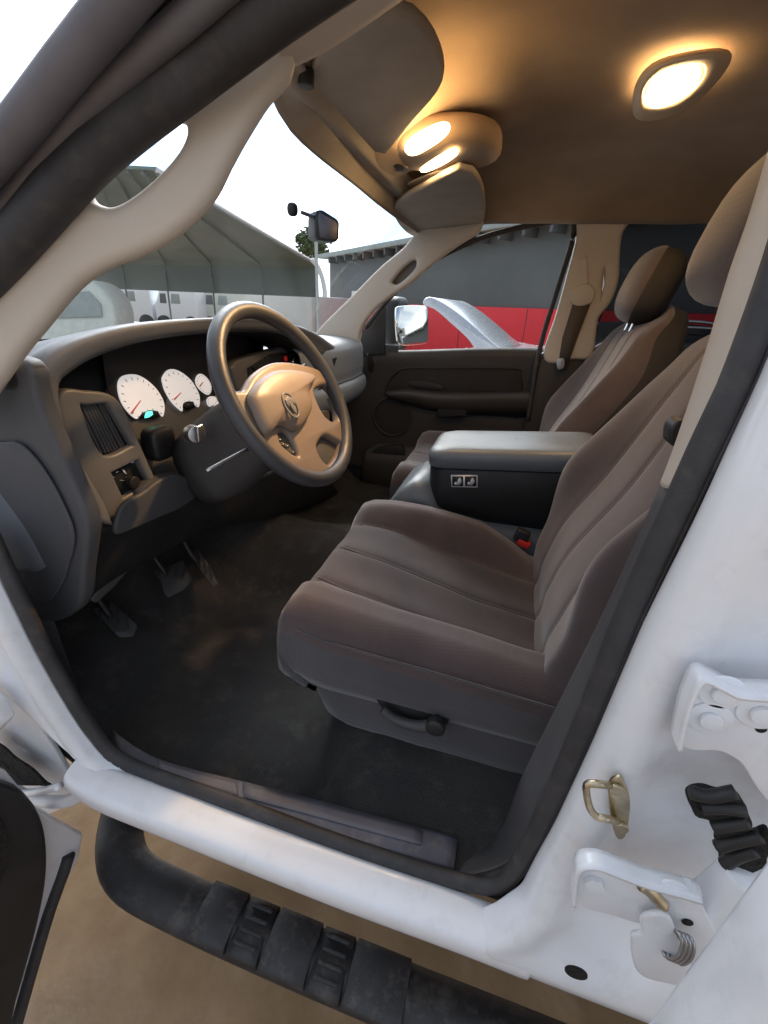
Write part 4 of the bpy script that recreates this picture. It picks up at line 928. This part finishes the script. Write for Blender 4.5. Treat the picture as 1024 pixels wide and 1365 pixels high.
# ================================================================== BACKGROUND
# grey and red wall building
def hz(u, z, d): 
    """point on pixel column u at camera depth d and height z"""
    a = P(u, 400, d=d); b = P(u, 430, d=d); t = (z - a.z) / (b.z - a.z); return a + (b - a) * t
A_ = P(1000, 420, d=6.6); B_ = P(440, 405, d=19)
A_ = Vector((A_.x, A_.y, 0)); B_ = Vector((B_.x, B_.y, 0)); wd = (B_ - A_).normalized()
A_ = A_ - wd * 10; nrm = Vector((-wd.y, wd.x, 0)); nrm = nrm if nrm.dot(A_ - CAM) > 0 else -nrm
W = empty('building', (A_ + B_) / 2); tag(W, 'long building with dark grey upper wall and red lower band beyond the passenger window', 'building')
Ln = (B_ - A_).length
def wp(s, z, o=0): return A_ + wd * s - nrm * o + Vector((0, 0, z))
prism('lower_wall', [wp(0, 0, .06), wp(Ln, 0, .06), wp(Ln, 1.50, .06), wp(0, 1.50, .06)], nrm * .5, 'wall_red', W, .01)
prism('upper_wall', [wp(0, 1.50), wp(Ln, 1.50), wp(Ln, 3.1), wp(0, 3.1)], nrm * .5, 'wall_grey', W, .01)
prism('eave', [wp(-.2, 3.1, .45), wp(Ln + .2, 3.1, .45), wp(Ln + .2, 3.25, .45), wp(-.2, 3.25, .45)], nrm * 1.2, 'eave_pale', W, .01)
for k in range(int(Ln / .75)): rbox('eave_bracket', wp(k * .75 + .3, 2.99, .22), (.08, .4, .2), 'wall_grey', W, .01, rot=Matrix.Rotation(math.atan2(wd.y, wd.x), 3, 'Z'))
for k in range(9): prism('wall_joint', [wp(k * 2.4, 0, .065), wp(k * 2.4 + .015, 0, .065), wp(k * 2.4 + .015, 1.49, .065), wp(k * 2.4, 1.49, .065)], nrm * .01, 'ink_dark', W, 0)
prism('door', [wp(Ln - 3.2, 0, .08), wp(Ln - 2.3, 0, .08), wp(Ln - 2.3, 1.9, .08), wp(Ln - 3.2, 1.9, .08)], nrm * .05, 'wall_pale', W, .01)
# carport
CP = empty('carport', (-6, 9, 0)); tag(CP, 'large open carport with a grey green sheet roof, seen through the windscreen', 'carport')
r0 = P(208, 226, d=7.2); r1 = P(90, 222, d=7.2); e0 = P(421, 352, d=12.2); e1 = P(60, 345, d=15.5)
r0.z = (r0.z + r1.z) / 2; r1.z = r0.z
b0 = Vector((e0.x, e0.y, P(421, 396, d=12.2).z)); b1 = Vector((e1.x, e1.y, b0.z))
def qd(a, b, t): return a.lerp(b, t)
rows = []
for i in range(13):
    t = i / 12; R_ = qd(r0, r1, t); E_ = qd(e0, e1, t); Bt = qd(b0, b1, t); E_.z = e0.z
    rows.append([R_ + Vector((0, 0, 0)), R_.lerp(E_, .25), R_.lerp(E_, .5), R_.lerp(E_, .75), R_.lerp(E_, .96), E_ + (Bt - E_) * .12, Bt])
gridmesh('roof_sheet', rows, 'roof_sheet', CP, .05, 1, smooth=False)
for i in range(0, 13, 2):
    rr_ = rows[i]; tube('roof_frame', [p + Vector((0, 0, -.05)) for p in rr_[:-1]] + [rr_[-1] + Vector((.05, -.1, 0)), Vector((rr_[-1].x, rr_[-1].y - .1, 0))], .028, 'roof_sheet', CP, n=60, seg=8)
tube('edge_trim', [rows[0][0], rows[0][4] + Vector((0, 0, .02))], .035, 'tarp_white', CP, n=10)
sl_ = r0 + (r0 - e0) * .5; 
gridmesh('roof_sheet', [[r0 + Vector((0, 0, .02)), r0 + Vector((-3.5, -4.0, -1.1))], [r1 + Vector((0, 0, .02)), r1 + Vector((-3.5, -4.0, -1.1))]], 'roof_sheet', CP, .05, 1, smooth=False) if False else None
tube('flapping_trim', PS([(416, 346), (424, 356), (430, 372), (433, 388), (433, 398)], d=10), .055, 'tarp_white', CP, n=24, up=(0, 1, 0), flat=.5)
pt_, pb_ = P(421, 300, d=9.5), P(424, 440, d=9.5)
pole = tube('pole', [Vector((pb_.x, pb_.y, 0)), Vector((pt_.x, pt_.y, pt_.z))], .035, 'post_metal'); tag(pole, 'thin pale pole in front of the carport corner', 'pole')
# pale low building / trailers in the distance
LB = empty('trailer', P(370, 420, d=17) * Vector((1, 1, 0)) if False else Vector((P(370, 420, d=17).x, P(370, 420, d=17).y, 0))); tag(LB, 'long white box trailer parked beyond the carport', 'trailer')
a, b = P(335, 425, d=17), P(416, 425, d=15); a.z = b.z = 0
n_ = Vector((-(b - a).y, (b - a).x, 0)).normalized(); n_ = n_ if n_.y > 0 else -n_
prism('trailer_box', [a + Vector((0, 0, .5)), b + Vector((0, 0, .5)), b + Vector((0, 0, 1.62)), a + Vector((0, 0, 1.62))], n_ * 2.2, 'tarp_white', LB, .04)
for t in (.25, .75): cyl('wheel', a.lerp(b, t) + Vector((0, 0, .35)), -n_, .35, .15, 'tyre', LB)
def car(name, label, cat, u0, u1, d0, d1, h, m, group=None):
    a, b = P(u0, 420, d=d0), P(u1, 420, d=d1); a.z = b.z = 0; dv = b - a; L_ = dv.length; dv.normalize(); n_ = Vector((-dv.y, dv.x, 0)); n_ = n_ if n_.y > 0 else -n_
    R = empty(name, (a + b) / 2 + n_ * .85); tag(R, label, cat, group)
    pf = [(0, .35), (.0, .8), (.04, .92), (.20, .98), (.30, 1.0 * h / 1.45), (.38, h * .97), (.52, h), (.70, h * .98), (.84, .98), (.97, .93), (1.0, .8), (1, .35)]
    pf = [(0, .35), (0, .75), (.03, .88), (.22, .97), (.36, h * .96), (.5, h), (.68, h * .97), (.84, 1.0), (.97, .95), (1, .75), (1, .35)]
    pts = [a + dv * (s * L_) + Vector((0, 0, z)) for s, z in pf]
    prism('car_body', pts, n_ * 1.7, m, R, .09, seg=4)
    wn = [a + dv * (s * L_) + Vector((0, 0, z)) - n_ * .012 for s, z in ((.26, 1.0), (.37, h * .93), (.5, h * .965), (.66, h * .94), (.80, 1.01))]
    prism('side_window', wn, n_ * .01, 'dark_paint', R, 0)
    tube('window_trim', [p - n_ * .015 for p in wn], .014, 'chrome', R, n=40, seg=6)
    if h > 1.3: tube('roof_rail', [a + dv * (s * L_) + Vector((0, 0, z)) + n_ * .05 for s, z in ((.30, h * .90), (.38, h * .975), (.5, h * 1.012), (.64, h * .99), (.78, h * .84))], .018, 'chrome', R, n=50, seg=8)
    for s in (.18, .82): cyl('wheel', a + dv * (s * L_) + Vector((0, 0, .33)) - n_ * .02, n_, .33, .2, 'tyre', R)
    return R, a, dv, n_, L_
car('parked_car', 'dark car with bright roof rail and window trim seen through the tinted rear passenger window', 'car', 700, 1130, 5.2, 5.0, 1.36, 'dark_paint')
# silver car with raised hood outside the passenger window
R_, a, dv, n_, L_ = car('parked_car', 'silver car with raised hood outside the passenger window', 'car', 585, 760, 4.9, 4.4, 1.02, 'silver_paint')
hd = PS([(563, 405), (566, 398), (575, 396), (590, 403), (608, 415), (630, 433), (655, 455), (672, 470), (640, 470), (622, 450), (600, 430), (580, 413), (565, 407)], d=4.5)
prism('raised_hood', cr(hd, 60, True), n_ * 1.3 + Vector((-.0, 0, .0)), 'silver_paint', R_, .02, seg=4)
# vehicles under the carport
cvp = cr(PS([(-60, 462), (-60, 398), (10, 384), (60, 376), (95, 371), (122, 376), (140, 390), (151, 410), (154, 432), (150, 455)], d=8), 60)
cb = Vector((cvp[30].x, cvp[30].y, 0)); CV = empty('camper_van', cb); tag(CV, 'pale rounded camper van half hidden behind the windscreen pillar', 'camper van')
prism('van_body', cvp, Vector((-.5, 1.0, 0)), 'wall_pale', CV, .08, seg=4)
prism('van_window', PS([(70, 392), (118, 388), (134, 405), (136, 422), (70, 424)], d=7.97), Vector((0, .02, 0)), 'eave_pale', CV, .005)
for wx in (-20, 120): cyl('wheel', Vector((P(wx, 440, d=8).x, P(wx, 440, d=8).y, .36)), (0, 1, 0), .36, .2, 'tyre', CV)
def box_van(u0, u1, d, h, m, label):
    a, b = P(u0, 420, d=d), P(u1, 420, d=d); a.z = b.z = 0; dv = (b - a); Lv = dv.length; dv.normalize(); n_ = Vector((-dv.y, dv.x, 0)); n_ = n_ if n_.y > 0 else -n_
    R = empty('box_van', (a + b) / 2 + n_ * .9); tag(R, label, 'van', 'white vans parked under the carport')
    prism('van_body', [a + dv * (s_ * Lv) + Vector((0, 0, z)) for s_, z in ((0, .35), (0, h * .62), (.06, h * .7), (.16, h * .97), (.24, h), (1, h), (1, .35))], n_ * 1.8, m, R, .04)
    for s0, s1 in ((.14, .30), (.40, .62)):
        prism('side_window', [a + dv * (q_ * Lv) + Vector((0, 0, z)) - n_ * .01 for q_, z in ((s0, h * .66), (s1, h * .66), (s1, h * .88), (s0 + .03, h * .88))], n_ * .01, 'wall_grey' if s0 < .2 else 'eave_pale', R, .002)
    for q_ in (.18, .82): cyl('wheel', a + dv * (q_ * Lv) + Vector((0, 0, .33)) - n_ * .02, n_, .33, .2, 'tyre', R)
box_van(152, 204, 19, 1.75, 'white_paint', 'pale van under the carport next to the rounded camper van')
box_van(208, 264, 19, 1.72, 'white_paint', 'white van in the middle of the row under the carport')
box_van(268, 328, 20, 1.75, 'wall_pale', 'pale grey green van under the carport nearest the long white trailer')
# tree behind the carport corner
def tree(u, v, d, rad, label, n=2600):
    c = P(u, v, d=d); base = Vector((c.x, c.y, 0)); R = empty('tree', base); tag(R, label, 'tree')
    tube('trunk', [base, base + Vector((.1, 0, c.z * .6)), c], lambda t: .16 - .1 * t, 'bark', R, n=10)
    parts = []
    for k in range(n):
        p = Vector((random.gauss(0, 1), random.gauss(0, 1), random.gauss(0, 1))).normalized() * rad * random.random() ** .4
        if noise.noise(p * 1.6 / rad * 1.2) < -.12: continue
        p.z *= .75; q0 = c + p; s = .10 * rad * random.uniform(.6, 1.4)
        a = Vector((random.gauss(0, 1), random.gauss(0, 1), random.gauss(0, 1))).normalized(); b = a.orthogonal().normalized(); e = a.cross(b)
        parts.append(([q0 + b * s, q0 + e * s * .6, q0 - b * s, q0 - e * s * .6], [(0, 1, 2, 3)]))
    merge('crown', parts, 'leaf', R, False)
tree(418, 324, 26, 1.1, 'green tree showing above the carport corner')

S.cycles.max_bounces = 10; S.cycles.diffuse_bounces = 5
